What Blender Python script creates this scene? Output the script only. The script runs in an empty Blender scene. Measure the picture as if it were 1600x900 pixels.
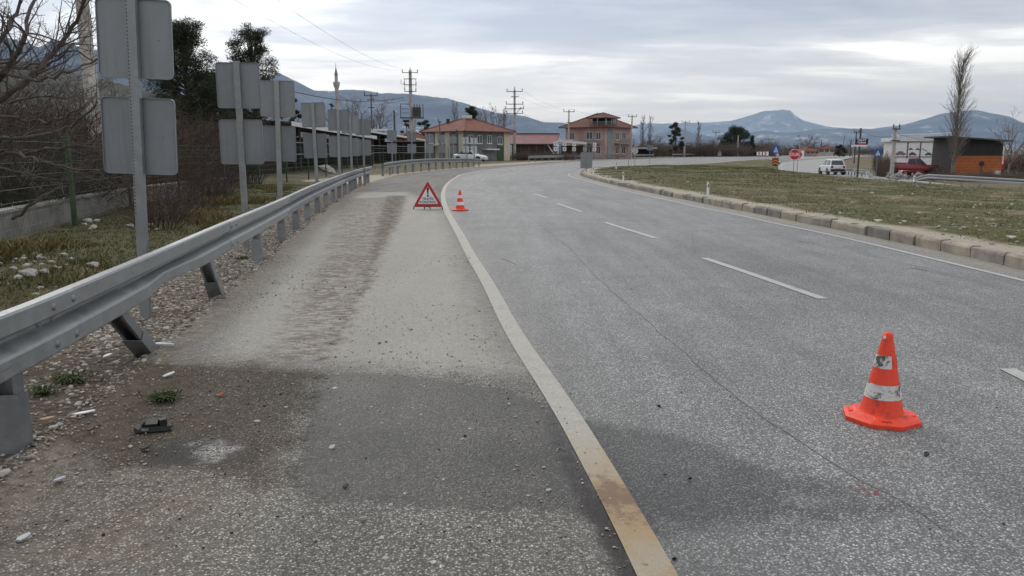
import bpy, bmesh, math, random
import numpy as np
from mathutils import Vector, Matrix, noise as mnoise

scene = bpy.context.scene
COL = scene.collection
R = math.radians

# ------------------------------------------------------------------ camera
CAM_H, FPX, PITCH = 1.5, 1200.0, math.atan(215 / 1200)
cam_d = bpy.data.cameras.new('camera'); cam = bpy.data.objects.new('camera', cam_d); COL.objects.link(cam)
cam.location = (0, 0, CAM_H); cam.rotation_euler = (math.pi / 2 - PITCH, 0, 0)
cam_d.sensor_width = 36; cam_d.lens = 36 * FPX / 1600; cam_d.clip_start = 0.05; cam_d.clip_end = 60000
scene.camera = cam

# ------------------------------------------------------------------ world: overcast sky
SUN_EL, SUN_AZ = R(38), R(-20)          # azimuth from +Y towards +X
world = bpy.data.worlds.new('World'); scene.world = world; world.use_nodes = True
wt = world.node_tree; wn, wl = wt.nodes, wt.links
wn.clear()
def wnode(t, **kw):
    n = wn.new(t)
    for k, v in kw.items(): setattr(n, k, v)
    return n
def wmath(op, a, b=None, c=None, clamp=False):
    n = wnode('ShaderNodeMath', operation=op, use_clamp=clamp)
    for i, v in enumerate((a, b, c)):
        if v is None: continue
        if isinstance(v, (int, float)): n.inputs[i].default_value = v
        else: wl.new(v, n.inputs[i])
    return n.outputs[0]
out = wnode('ShaderNodeOutputWorld'); bg = wnode('ShaderNodeBackground')
tc = wnode('ShaderNodeTexCoord'); sep = wnode('ShaderNodeSeparateXYZ'); wl.new(tc.outputs['Generated'], sep.inputs[0])
zc = wmath('MAXIMUM', sep.outputs['Z'], 0.0)
den = wmath('ADD', zc, 0.09)
cx = wmath('DIVIDE', sep.outputs['X'], den); cy = wmath('DIVIDE', sep.outputs['Y'], den)
comb = wnode('ShaderNodeCombineXYZ'); wl.new(cx, comb.inputs[0]); wl.new(cy, comb.inputs[1])
def wnoise(scale, detail, rough, off, sx=1.0, sy=1.0, dist=0.3):
    mp = wnode('ShaderNodeMapping'); mp.inputs['Location'].default_value = off
    mp.inputs['Scale'].default_value = (sx, sy, 1); mp.inputs['Rotation'].default_value = (0, 0, R(14))
    wl.new(comb.outputs[0], mp.inputs['Vector'])
    n = wnode('ShaderNodeTexNoise'); n.inputs['Scale'].default_value = scale
    n.inputs['Detail'].default_value = detail; n.inputs['Roughness'].default_value = rough; n.inputs['Distortion'].default_value = dist
    wl.new(mp.outputs[0], n.inputs['Vector'])
    return n.outputs['Fac']
n1 = wnoise(0.55, 7, 0.56, (3.4, 1.3, 0), 0.62, 1.15, 0.5)
n2 = wnoise(1.9, 6, 0.55, (8.1, 2.7, 1), 0.55, 1.3, 0.3)
cl = wmath('ADD', wmath('MULTIPLY', n1, 0.72), wmath('MULTIPLY', n2, 0.28))
ramp = wnode('ShaderNodeValToRGB'); wl.new(cl, ramp.inputs[0])
el = ramp.color_ramp.elements
el[0].position = 0.40; el[0].color = (1.25, 1.22, 1.16, 1)
el[1].position = 0.61; el[1].color = (0.40, 0.425, 0.49, 1)
e = el.new(0.455); e.color = (0.80, 0.795, 0.79, 1)
e = el.new(0.515); e.color = (0.56, 0.575, 0.615, 1)
# pale warm band along the horizon
hz = wnode('ShaderNodeMapRange'); hz.interpolation_type = 'SMOOTHSTEP'
wl.new(zc, hz.inputs['Value']); hz.inputs['From Min'].default_value = 0.0; hz.inputs['From Max'].default_value = 0.17
hz.inputs['To Min'].default_value = 0.7; hz.inputs['To Max'].default_value = 0.0
hm = wnode('ShaderNodeMix', data_type='RGBA'); wl.new(hz.outputs[0], hm.inputs['Factor'])
wl.new(ramp.outputs[0], hm.inputs['A']); hm.inputs['B'].default_value = (1.20, 1.03, 0.88, 1)
sky = wnode('ShaderNodeTexSky', sky_type='NISHITA', sun_disc=False)
sky.sun_elevation = SUN_EL; sky.sun_rotation = SUN_AZ; sky.altitude = 800
skm = wnode('ShaderNodeMix', data_type='RGBA', blend_type='MULTIPLY'); skm.inputs['Factor'].default_value = 1
wl.new(sky.outputs[0], skm.inputs['A']); skm.inputs['B'].default_value = (0.10, 0.10, 0.10, 1)   # the usual strength of the clear sky
mixs = wnode('ShaderNodeMix', data_type='RGBA'); mixs.inputs['Factor'].default_value = 0.90      # cloud cover
wl.new(skm.outputs['Result'], mixs.inputs['A']); wl.new(hm.outputs['Result'], mixs.inputs['B'])
# the cloud is brighter towards the hidden sun
dotn = wnode('ShaderNodeVectorMath', operation='DOT_PRODUCT'); wl.new(tc.outputs['Generated'], dotn.inputs[0])
dotn.inputs[1].default_value = (math.sin(SUN_AZ) * math.cos(R(14)), math.cos(SUN_AZ) * math.cos(R(14)), math.sin(R(14)))
glow = wmath('ADD', wmath('MULTIPLY', wmath('POWER', wmath('MAXIMUM', dotn.outputs['Value'], 0.0), 5.0), 0.38), 0.92)
gm = wnode('ShaderNodeVectorMath', operation='SCALE'); wl.new(mixs.outputs['Result'], gm.inputs[0]); wl.new(glow, gm.inputs['Scale'])
wl.new(gm.outputs[0], bg.inputs['Color']); bg.inputs['Strength'].default_value = 1.0
wl.new(bg.outputs[0], out.inputs['Surface'])

# ------------------------------------------------------------------ sun behind the cloud
sl = bpy.data.lights.new('sun', 'SUN'); sun = bpy.data.objects.new('sun', sl); COL.objects.link(sun)
sl.energy = 1.0; sl.angle = R(40); sl.color = (1.0, 0.95, 0.88)
sdir = Vector((math.sin(SUN_AZ) * math.cos(SUN_EL), math.cos(SUN_AZ) * math.cos(SUN_EL), math.sin(SUN_EL)))
sun.rotation_euler = sdir.to_track_quat('Z', 'Y').to_euler()
scene.view_settings.view_transform = 'Standard'; scene.view_settings.look = 'None'
scene.view_settings.exposure = 0.44; scene.view_settings.gamma = 1.0; scene.view_settings.use_curve_mapping = False
scene.render.engine = 'CYCLES'
scene.cycles.max_bounces = 5; scene.cycles.diffuse_bounces = 3; scene.cycles.glossy_bounces = 2
scene.cycles.transmission_bounces = 3; scene.cycles.volume_bounces = 0; scene.cycles.transparent_max_bounces = 8
scene.cycles.use_denoising = True

# ------------------------------------------------------------------ geometry helpers
def ray(px, py):
    u, v = (px - 800) / FPX, (450 - py) / FPX
    return Vector((u, math.cos(PITCH) + v * math.sin(PITCH), -math.sin(PITCH) + v * math.cos(PITCH)))
def at(px, py, d):
    """the point seen at a pixel, d metres ahead"""
    r = ray(px, py); return Vector((0, 0, CAM_H)) + r * (d / r.y)
def S(x, a, b):
    t = np.clip((x - a) / (b - a), 0, 1); return t * t * (3 - 2 * t)
RY = [0, 55, 75, 90, 120, 150, 200, 300, 600]
RXL = [24, 24, 27, 31, 41, 52, 76, 130, 300]
RXR = [30.5, 31.5, 36, 40, 51, 62, 88, 146, 320]
def zt(x, y):
    """height of the land"""
    x = np.asarray(x, float); y = np.asarray(y, float)
    plat = -0.026 * np.clip(x - 6, 0, 20)
    plat = plat * (1 - 0.8 * S(y, 70, 140))
    xl = np.interp(y, RY, RXL)
    zr = np.interp(y, [0, 60, 90, 150, 200], [-0.95, -0.95, -1.2, -0.7, -0.2])
    f = S(x, xl - 2.2, xl - 0.2)
    return plat * (1 - f) + zr * f
def zg(x, y): return float(zt(x, y))
def G(px, py, dz=0.0):
    """the land under a pixel"""
    r = ray(px, py); lo = 0.5
    o = Vector((0, 0, CAM_H)); t = 0.5; step = 0.1
    while t < 3000:
        p = o + r * t
        if p.z < zg(p.x, p.y) + dz:
            a, b = t - step, t
            for _ in range(24):
                m = (a + b) / 2; p = o + r * m
                if p.z < zg(p.x, p.y) + dz: b = m
                else: a = m
            return o + r * b
        step = max(0.1, t * 0.01); t += step
    return o + r * 3000

class MB:
    def __init__(self): self.v = []; self.f = []
    def add(self, vs, fs):
        b = len(self.v); self.v += [tuple(p) for p in vs]; self.f += [tuple(i + b for i in f) for f in fs]; return self
    def box(self, c, s, rot=None):
        c = Vector(c); vs = []
        for dx in (-.5, .5):
            for dy in (-.5, .5):
                for dz in (-.5, .5):
                    p = Vector((dx * s[0], dy * s[1], dz * s[2]))
                    if rot is not None: p = rot @ p
                    vs.append(c + p)
        return self.add(vs, [(0, 1, 3, 2), (4, 6, 7, 5), (0, 4, 5, 1), (2, 3, 7, 6), (0, 2, 6, 4), (1, 5, 7, 3)])
    def tube(self, pts, rad, n=6, caps=True):
        pts = [Vector(p) for p in pts]
        if not hasattr(rad, '__len__'): rad = [rad] * len(pts)
        vs = []; fs = []; up0 = None
        for i, p in enumerate(pts):
            d = (pts[min(i + 1, len(pts) - 1)] - pts[max(i - 1, 0)])
            if d.length < 1e-9: d = Vector((0, 0, 1))
            d.normalize()
            if up0 is None:
                up0 = Vector((0, 0, 1)) if abs(d.z) < .9 else Vector((1, 0, 0))
            a = d.cross(up0)
            if a.length < 1e-6: a = d.orthogonal()
            a.normalize(); b = d.cross(a); up0 = a.cross(d) if abs(a.cross(d).length) > 1e-6 else up0
            for k in range(n):
                t = 2 * math.pi * k / n
                vs.append(p + (a * math.cos(t) + b * math.sin(t)) * rad[i])
        for i in range(len(pts) - 1):
            for k in range(n):
                k2 = (k + 1) % n
                fs.append((i * n + k, i * n + k2, (i + 1) * n + k2, (i + 1) * n + k))
        if caps:
            fs.append(tuple(range(n))[::-1]); fs.append(tuple((len(pts) - 1) * n + k for k in range(n)))
        return self.add(vs, fs)
    def cyl(self, p0, p1, r0, r1=None, n=10): return self.tube([p0, p1], [r0, r0 if r1 is None else r1], n)
    def lathe(self, prof, n=24, c=(0, 0, 0), axis='z'):
        vs = []; fs = []
        for r_, z in prof:
            for k in range(n):
                t = 2 * math.pi * k / n
                q = (r_ * math.cos(t), r_ * math.sin(t), z)
                if axis == 'y': q = (q[0], q[2], q[1])
                if axis == 'x': q = (q[2], q[0], q[1])
                vs.append((q[0] + c[0], q[1] + c[1], q[2] + c[2]))
        m = len(prof)
        for i in range(m - 1):
            for k in range(n):
                k2 = (k + 1) % n
                fs.append((i * n + k, i * n + k2, (i + 1) * n + k2, (i + 1) * n + k))
        if prof[0][0] > 1e-6: fs.append(tuple(range(n))[::-1])
        if prof[-1][0] > 1e-6: fs.append(tuple((m - 1) * n + k for k in range(n)))
        return self.add(vs, fs)
    def prism(self, poly, o, ux, uy, un, th):
        """polygon (in ux, uy) at o, thickness th along un"""
        o, ux, uy, un = Vector(o), Vector(ux), Vector(uy), Vector(un)
        n = len(poly); a = [o + ux * p[0] + uy * p[1] for p in poly]; b = [p + un * th for p in a]
        return self.add(a + b, [tuple(range(n))[::-1], tuple(range(n, 2 * n))] + [(i, (i + 1) % n, n + (i + 1) % n, n + i) for i in range(n)])
    def sweep(self, prof, path, closed=True):
        """prof: (side, up); path: points; side = horizontal right normal of the path"""
        path = [Vector(p) for p in path]; n = len(prof); vs = []; fs = []
        for i, p in enumerate(path):
            d = path[min(i + 1, len(path) - 1)] - path[max(i - 1, 0)]; d.z = 0; d.normalize()
            s = Vector((d.y, -d.x, 0))
            for a, b in prof: vs.append(p + s * a + Vector((0, 0, b)))
        for i in range(len(path) - 1):
            for k in range(n if closed else n - 1):
                k2 = (k + 1) % n
                fs.append((i * n + k, (i + 1) * n + k, (i + 1) * n + k2, i * n + k2))
        if closed:
            fs.append(tuple(range(n))); fs.append(tuple((len(path) - 1) * n + k for k in range(n))[::-1])
        return self.add(vs, fs)
    def mesh(self, name, mat, smooth=False):
        me = bpy.data.meshes.new(name); me.from_pydata(self.v, [], self.f)
        me.validate(); 
        if smooth:
            me.polygons.foreach_set('use_smooth', [True] * len(me.polygons))
            try: me.set_sharp_from_angle(angle=R(40))
            except Exception: pass
        if mat: me.materials.append(mat)
        me.update(); return me
    def build(self, name, mat, parent=None, smooth=False, fix=False, label=None):
        me = self.mesh(name, mat, smooth)
        if fix:
            b = bmesh.new(); b.from_mesh(me); bmesh.ops.recalc_face_normals(b, faces=b.faces); b.to_mesh(me); b.free()
        o = bpy.data.objects.new(name, me); COL.objects.link(o)
        if parent: o.parent = parent
        if label: o['label'] = label
        return o
def link(name, me, parent=None, loc=None, rot=None, scale=None):
    o = bpy.data.objects.new(name, me); COL.objects.link(o)
    if parent: o.parent = parent
    if loc is not None: o.location = loc
    if rot is not None: o.rotation_euler = rot
    if scale is not None: o.scale = scale
    return o
def tag(o, label=None, cat=None, group=None, kind=None):
    if label: o['label'] = label
    if cat: o['category'] = cat
    if group: o['group'] = group
    if kind: o['kind'] = kind
    return o
def thing(name, label, cat, loc=(0, 0, 0), rz=0, group=None):
    o = bpy.data.objects.new(name, None); o.empty_display_size = 0.2; COL.objects.link(o)
    o.location = loc; o.rotation_euler = (0, 0, rz)
    return tag(o, label, cat, group)
def dup(root, loc, rz=None, scale=None, label=None, group=None):
    r = root.copy(); COL.objects.link(r); r.location = loc
    if rz is not None: r.rotation_euler = (root.rotation_euler[0], root.rotation_euler[1], rz)
    if scale is not None: r.scale = scale if hasattr(scale, '__len__') else (scale,) * 3
    if label: r['label'] = label
    if group: r['group'] = group
    for ch in list(root.children):
        c = ch.copy(); COL.objects.link(c); c.parent = r
        for g in list(ch.children):
            d = g.copy(); COL.objects.link(d); d.parent = c
    return r
def struct(o): o['kind'] = 'structure'; return o
def np_mesh(name, verts, faces, mat, smooth=False):
    """fast mesh from arrays, all faces of one size"""
    verts = np.asarray(verts, np.float32); faces = np.asarray(faces, np.int32); k = faces.shape[1]
    me = bpy.data.meshes.new(name); me.vertices.add(len(verts)); me.vertices.foreach_set('co', verts.ravel())
    me.loops.add(faces.size); me.loops.foreach_set('vertex_index', faces.ravel())
    me.polygons.add(len(faces)); me.polygons.foreach_set('loop_start', np.arange(0, faces.size, k, dtype=np.int32))
    me.polygons.foreach_set('loop_total', np.full(len(faces), k, np.int32))
    me.polygons.foreach_set('use_smooth', np.full(len(faces), smooth))
    me.update(calc_edges=True)
    if mat: me.materials.append(mat)
    return me
def grid_faces(nr, nc, wrap=False):
    i = np.arange(nr - 1)[:, None]; j = np.arange(nc if wrap else nc - 1)[None, :]
    j2 = (j + 1) % nc
    a = i * nc + j; b = i * nc + j2; c = (i + 1) * nc + j2; d = (i + 1) * nc + j
    return np.stack([a, b, c, d], -1).reshape(-1, 4)
def fattr(me, name, vals):
    a = me.attributes.new(name, 'FLOAT', 'POINT'); a.data.foreach_set('value', np.asarray(vals, np.float32))
def sdist(px, py, poly):
    """signed distance to a polygon, positive inside"""
    px = np.asarray(px, float); py = np.asarray(py, float)
    d = np.full(px.shape, 1e9); ins = np.zeros(px.shape, bool); n = len(poly)
    for i in range(n):
        ax, ay = poly[i][:2]; bx, by = poly[(i + 1) % n][:2]
        ex, ey = bx - ax, by - ay; L = ex * ex + ey * ey + 1e-12
        t = np.clip(((px - ax) * ex + (py - ay) * ey) / L, 0, 1)
        d = np.minimum(d, np.hypot(px - ax - t * ex, py - ay - t * ey))
        c = ((ay > py) != (by > py)) & (px < (bx - ax) * (py - ay) / (by - ay + 1e-12) + ax)
        ins ^= c
    return np.where(ins, d, -d)

# ------------------------------------------------------------------ material helpers
class NT:
    def __init__(self, name):
        self.m = bpy.data.materials.new(name); self.m.use_nodes = True
        t = self.m.node_tree; self.n, self.l = t.nodes, t.links
        self.b = self.n['Principled BSDF']; self.out = self.n['Material Output']
        self.tc = self.n.new('ShaderNodeTexCoord'); self.geo = self.n.new('ShaderNodeNewGeometry')
    def put(self, v, sock):
        if v is None: return
        if isinstance(v, (int, float)): sock.default_value = v
        elif isinstance(v, tuple): sock.default_value = v if len(v) == 4 or sock.type == 'VECTOR' else (*v, 1)
        else: self.l.new(v, sock)
    def math(self, op, a, b=None, c=None, clamp=False):
        n = self.n.new('ShaderNodeMath'); n.operation = op; n.use_clamp = clamp
        for i, v in enumerate((a, b, c)): self.put(v, n.inputs[i])
        return n.outputs[0]
    def mix(self, f, a, b, mode='MIX'):
        n = self.n.new('ShaderNodeMix'); n.data_type = 'RGBA'; n.blend_type = mode
        self.put(f, n.inputs['Factor']); self.put(a, n.inputs['A']); self.put(b, n.inputs['B']); return n.outputs['Result']
    def map(self, v, a, b, c=0.0, d=1.0, smooth=True):
        n = self.n.new('ShaderNodeMapRange'); n.interpolation_type = 'SMOOTHSTEP' if smooth else 'LINEAR'
        self.put(v, n.inputs['Value'])
        for k, q in zip(('From Min', 'From Max', 'To Min', 'To Max'), (a, b, c, d)): n.inputs[k].default_value = q
        return n.outputs[0]
    def coords(self, kind='Object', scale=None, rot=None):
        v = self.geo.outputs['Position'] if kind == 'World' else self.tc.outputs[kind]
        if scale is not None or rot is not None:
            mp = self.n.new('ShaderNodeMapping')
            if scale is not None: mp.inputs['Scale'].default_value = scale
            if rot is not None: mp.inputs['Rotation'].default_value = rot
            self.l.new(v, mp.inputs[0]); v = mp.outputs[0]
        return v
    def noise(self, vec, scale, detail=4, rough=.55, dist=0.0):
        n = self.n.new('ShaderNodeTexNoise'); self.l.new(vec, n.inputs['Vector'])
        n.inputs['Scale'].default_value = scale; n.inputs['Detail'].default_value = detail
        n.inputs['Roughness'].default_value = rough; n.inputs['Distortion'].default_value = dist; return n.outputs['Fac']
    def voro(self, vec, scale, feature='F1', rand=1.0):
        n = self.n.new('ShaderNodeTexVoronoi'); n.feature = feature; self.l.new(vec, n.inputs['Vector'])
        n.inputs['Scale'].default_value = scale; n.inputs['Randomness'].default_value = rand; return n
    def ramp(self, v, stops, interp='LINEAR'):
        n = self.n.new('ShaderNodeValToRGB'); self.put(v, n.inputs[0]); n.color_ramp.interpolation = interp
        e = n.color_ramp.elements
        while len(e) < len(stops): e.new(0.5)
        for q, (p, c) in zip(e, stops): q.position = p; q.color = (*c, 1) if len(c) == 3 else c
        return n.outputs[0]
    def attr(self, name):
        n = self.n.new('ShaderNodeAttribute'); n.attribute_name = name; return n.outputs['Fac']
    def bump(self, h, strength=.3, dist=.01):
        n = self.n.new('ShaderNodeBump'); n.inputs['Strength'].default_value = strength; n.inputs['Distance'].default_value = dist
        self.put(h, n.inputs['Height']); self.l.new(n.outputs[0], self.b.inputs['Normal'])
    def done(self, col, rough=.6, metal=0.0, spec=None):
        self.put(col, self.b.inputs['Base Color']); self.put(rough, self.b.inputs['Roughness']); self.put(metal, self.b.inputs['Metallic'])
        if spec is not None: self.put(spec, self.b.inputs['Specular IOR Level'])
        return self.m
def pm(name, col, rough=.6, metal=0.0, var=.18, scale=6, bump=0.0, col2=None, kind='Object', detail=5, spec=None):
    t = NT(name); c = t.coords(kind); f = t.noise(c, scale, detail, .6)
    a = tuple(x * (1 - var) for x in col); b = tuple(min(1, x * (1 + var)) for x in col) if col2 is None else col2
    k = t.mix(t.map(f, .3, .7), a, b)
    if bump: t.bump(t.noise(c, scale * 3, 4), bump, .02)
    return t.done(k, rough, metal, spec)
def two_sided(m): return m

M = {}
M['galv'] = None
def galv(name, col, var, wear):
    t = NT(name); c = t.coords('World')
    f = t.noise(c, 9, 6, .65); g = t.noise(t.coords('World', (2, 2, 14)), 3, 4, .6)
    k = t.mix(t.map(f, .35, .7), tuple(x * (1 - var) for x in col), tuple(x * (1 + var) for x in col))
    k = t.mix(t.map(g, .58, .75, 0, wear), k, (.20, .185, .165))
    k = t.mix(t.map(t.noise(c, 60, 2), .66, .72, 0, .35), k, (.16, .15, .14))
    rn = t.n.new('ShaderNodeObjectInfo').outputs['Random']
    k = t.mix(1.0, k, t.ramp(rn, [(0, (.80, .81, .83)), (1, (1.12, 1.11, 1.08))]), 'MULTIPLY')
    return t.done(k, t.map(f, .3, .7, .42, .62), .55)
M['galv'] = galv('galvanised_steel', (.29, .305, .315), .12, .65)
M['galv_post'] = galv('post_steel', (.29, .305, .315), .12, .7)
def sheet(name, c):
    t = NT(name); o = t.coords('Object'); rn = t.n.new('ShaderNodeObjectInfo').outputs['Random']; f = t.noise(t.coords('World'), 3, 6, .65)
    s = t.noise(t.coords('World', (16, 16, .8)), 1.0, 4, .6)
    k = t.mix(t.map(f, .3, .7), tuple(x * .9 for x in c), tuple(x * 1.08 for x in c)); k = t.mix(t.map(s, .52, .75, 0, .4), k, tuple(x * .62 for x in c))
    k = t.mix(t.map(t.noise(t.coords('World'), 42, 3), .68, .74, 0, .5), k, (.12, .11, .10))
    k = t.mix(1.0, k, t.ramp(rn, [(0, (.80, .82, .84)), (1, (1.15, 1.14, 1.12))]), 'MULTIPLY')
    t.bump(t.noise(o, 2.2, 2), .25, .03); return t.done(k, t.map(f, .3, .7, .42, .6), .45)
M['alu'] = sheet('aluminium_sheet', (.235, .25, .265))
M['alu_pale'] = pm('pale_aluminium_sheet', (.50, .53, .56), .5, .35, .07, 3)
M['alu_grime'] = M['alu']
M['bolt'] = pm('bolt_steel', (.22, .23, .24), .5, .6, .2, 30)
M['concrete'] = pm('pole_concrete', (.40, .385, .36), .85, 0, .22, 3, .25)
M['concrete_dark'] = pm('old_concrete', (.30, .29, .27), .9, 0, .3, 2.2, .3)
M['wood_pole'] = pm('wooden_pole', (.16, .12, .09), .85, 0, .3, 4, .2)
M['wood_dark'] = pm('dark_pole', (.07, .07, .07), .8, 0, .3, 4)
M['white_paint'] = pm('white_post_paint', (.76, .76, .73), .55, 0, .08, 8)
M['steel_dark'] = pm('dark_steel', (.07, .075, .08), .5, .6, .2, 6)
M['fence_green'] = pm('green_fence_paint', (.02, .055, .035), .5, 0, .25, 6)
M['glass'] = pm('window_glass', (.035, .045, .055), .08, 0, .2, 2)
M['rubber'] = pm('rubber', (.015, .015, .016), .75, 0, .2, 12)
M['white'] = pm('white_painted', (.74, .74, .73), .5, 0, .06, 3)
M['black'] = pm('black_paint', (.015, .016, .02), .5, 0, .2, 4)
M['sign_red'] = pm('sign_red', (.50, .018, .022), .4, 0, .08, 4)
M['sign_white'] = pm('sign_white', (.80, .80, .80), .4, 0, .04, 4)
M['sign_blue'] = pm('sign_blue', (.02, .10, .36), .4, 0, .1, 4)
M['sign_orange'] = pm('sign_orange', (.85, .24, .03), .4, 0, .08, 4)

# ================================================================== LARGE STRUCTURE
random.seed(7); rng = np.random.default_rng(7)
# cross-sections of the main road: left pavement edge, edge line, kerb face (x, y)
DL = [-40, 1.2, 3.7, 5.8, 8.07, 10.6, 12.9, 16, 20, 28, 36, 44]
XL_ = [-.9, -2.25, -2.45, -2.75, -3.1, -3.45, -3.8, -4.3, -4.85, -5.9, -6.7, -7.0]
DE = [-40, 2.71, 4.2, 6.07, 8.4, 11, 15, 20, 27.7, 36, 44]
XE_ = [3.6, .50, .32, .02, -.25, -.6, -1.1, -1.75, -2.5, -3.0, -3.15]
DK = [-40, 5, 9.7, 12.9, 17.5, 21.7, 28.6, 36, 44]
XK_ = [8.5, 6.55, 6.5, 6.4, 5.9, 5.45, 4.8, 4.25, 4.05]
def smooth_interp(d, D, X):
    # averaged piecewise-linear, so that the lines bend and do not kink
    w = 0.12 * np.maximum(np.abs(d), 4)
    return sum(np.interp(d + o * w, D, X) for o in (-1, -.5, 0, .5, 1)) / 5
FAR = [((-6.8, 50), (-3.1, 49), (4.3, 48.6)), ((-5.0, 62), (-2.0, 60), (5.2, 56)), ((-2.4, 74), (0.3, 72), (7.2, 65)),
       ((1.0, 87), (3.6, 84), (11.5, 76)), ((9.5, 118), (12.2, 114), (22, 97)), ((27, 160), (30, 154), (42, 132)),
       ((67, 225), (71, 218), (82, 195)), ((150, 320), (155, 312), (166, 288)), ((330, 480), (336, 470), (346, 445))]
def catmull(pts, per):
    pts = [np.array(p, float) for p in pts]; o = []
    for i in range(len(pts) - 1):
        p0, p1, p2, p3 = pts[max(i - 1, 0)], pts[i], pts[i + 1], pts[min(i + 2, len(pts) - 1)]
        for k in range(per):
            t = k / per
            o.append(.5 * ((2 * p1) + (-p0 + p2) * t + (2 * p0 - 5 * p1 + 4 * p2 - p3) * t * t + (-p0 + 3 * p1 - 3 * p2 + p3) * t ** 3))
    o.append(pts[-1]); return np.array(o)
ds = np.concatenate([np.linspace(-40, 0.8, 20)[:-1], np.arange(.8, 9, .05), np.arange(9, 20, .14), np.arange(20, 44.01, .5)])
near = np.stack([np.stack([smooth_interp(ds, D, X), ds], -1) for D, X in ((DL, XL_), (DE, XE_), (DK, XK_))], 1)   # n,3,2
fst = [tuple(near[-1, k]) for k in range(3)]; prv = [tuple(near[-8, k]) for k in range(3)]
far = np.stack([catmull([prv[k], fst[k]] + [f[k] for f in FAR], 10)[11:] for k in range(3)], 1)
SEC = np.concatenate([near, far], 0)            # stations, 3, 2
NS = len(SEC)
def road_z(x, y):
    return zt(x, y) + 0.02
# pixel outlines -> world outlines of the stains
def poly(pts): return [tuple(G(*p, 0.02))[:2] for p in pts]
WET = poly([(488, 588), (570, 581), (660, 588), (780, 607), (850, 628), (900, 650), (1000, 665), (1130, 690), (1230, 730), (1330, 757), (1435, 797),
            (1400, 812), (1300, 822), (1180, 828), (1060, 842), (1010, 850), (975, 866), (930, 815), (880, 800), (790, 797), (640, 795), (480, 786), (450, 740), (470, 690)])
DAMP = poly([(60, 566), (280, 568), (400, 569), (500, 580), (500, 620), (470, 690), (450, 740), (470, 780), (330, 745), (200, 735), (60, 700), (-150, 760), (-200, 640)])
OIL = poly([(838, 628), (868, 648), (900, 706), (945, 775), (995, 855), (1020, 910), (955, 910), (920, 830), (886, 760), (858, 690)])
GLOSS = poly([(205, 712), (260, 686), (330, 680), (400, 695), (392, 722), (310, 730), (225, 740)])
SHINE = poly([(290, 690), (340, 684), (385, 697), (360, 722), (305, 726)])
SHINE2 = poly([(1180, 745), (1300, 752), (1420, 795), (1390, 812), (1250, 818), (1170, 790)])
TRACK = poly([(520, 312), (640, 305), (632, 340), (612, 380), (596, 425), (570, 480), (545, 535), (505, 578), (380, 572), (420, 520), (455, 460), (490, 400), (515, 350)])
TRK2 = poly([(600, 305), (640, 305), (628, 345), (602, 400), (590, 440), (560, 500), (530, 560), (480, 572), (530, 480), (560, 420), (580, 360)])
DIRTL = poly([(-400, 1000), (-200, 700), (60, 560), (240, 545), (420, 580), (470, 690), (430, 790), (330, 900), (300, 1000)])
PALE = poly([(300, 560), (420, 420), (560, 300), (640, 300), (700, 330), (740, 420), (830, 585), (700, 585), (480, 572)])
BLOOD = [G(1357, 772), 0.075]

# one sheet for shoulder and carriageway, finer near the camera
NA, NB = 56, 84
ta = np.linspace(0, 1, NA + 1); tb = np.linspace(0, 1, NB + 1)[1:]
Lx, Ex, Kx = SEC[:, 0, :], SEC[:, 1, :], SEC[:, 2, :]
XY = np.concatenate([Lx[:, None, :] * (1 - ta)[None, :, None] + Ex[:, None, :] * ta[None, :, None],
                     Ex[:, None, :] * (1 - tb)[None, :, None] + Kx[:, None, :] * tb[None, :, None]], 1)
NCOL = XY.shape[1]
vx, vy = XY[..., 0].ravel(), XY[..., 1].ravel()
vz = road_z(vx, vy)
lat = np.concatenate([(ta[None, :] - 1) * np.linalg.norm(Ex - Lx, axis=1)[:, None], tb[None, :] * np.linalg.norm(Kx - Ex, axis=1)[:, None]], 1).ravel()
wid = np.repeat(np.linalg.norm(Kx - Ex, axis=1), NCOL)
# asphalt edge crumbles a little into the verge, slight unevenness
vz = vz + 0.006 * np.sin(vx * 2.1) * np.sin(vy * 1.3) * (vy < 30)

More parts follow.
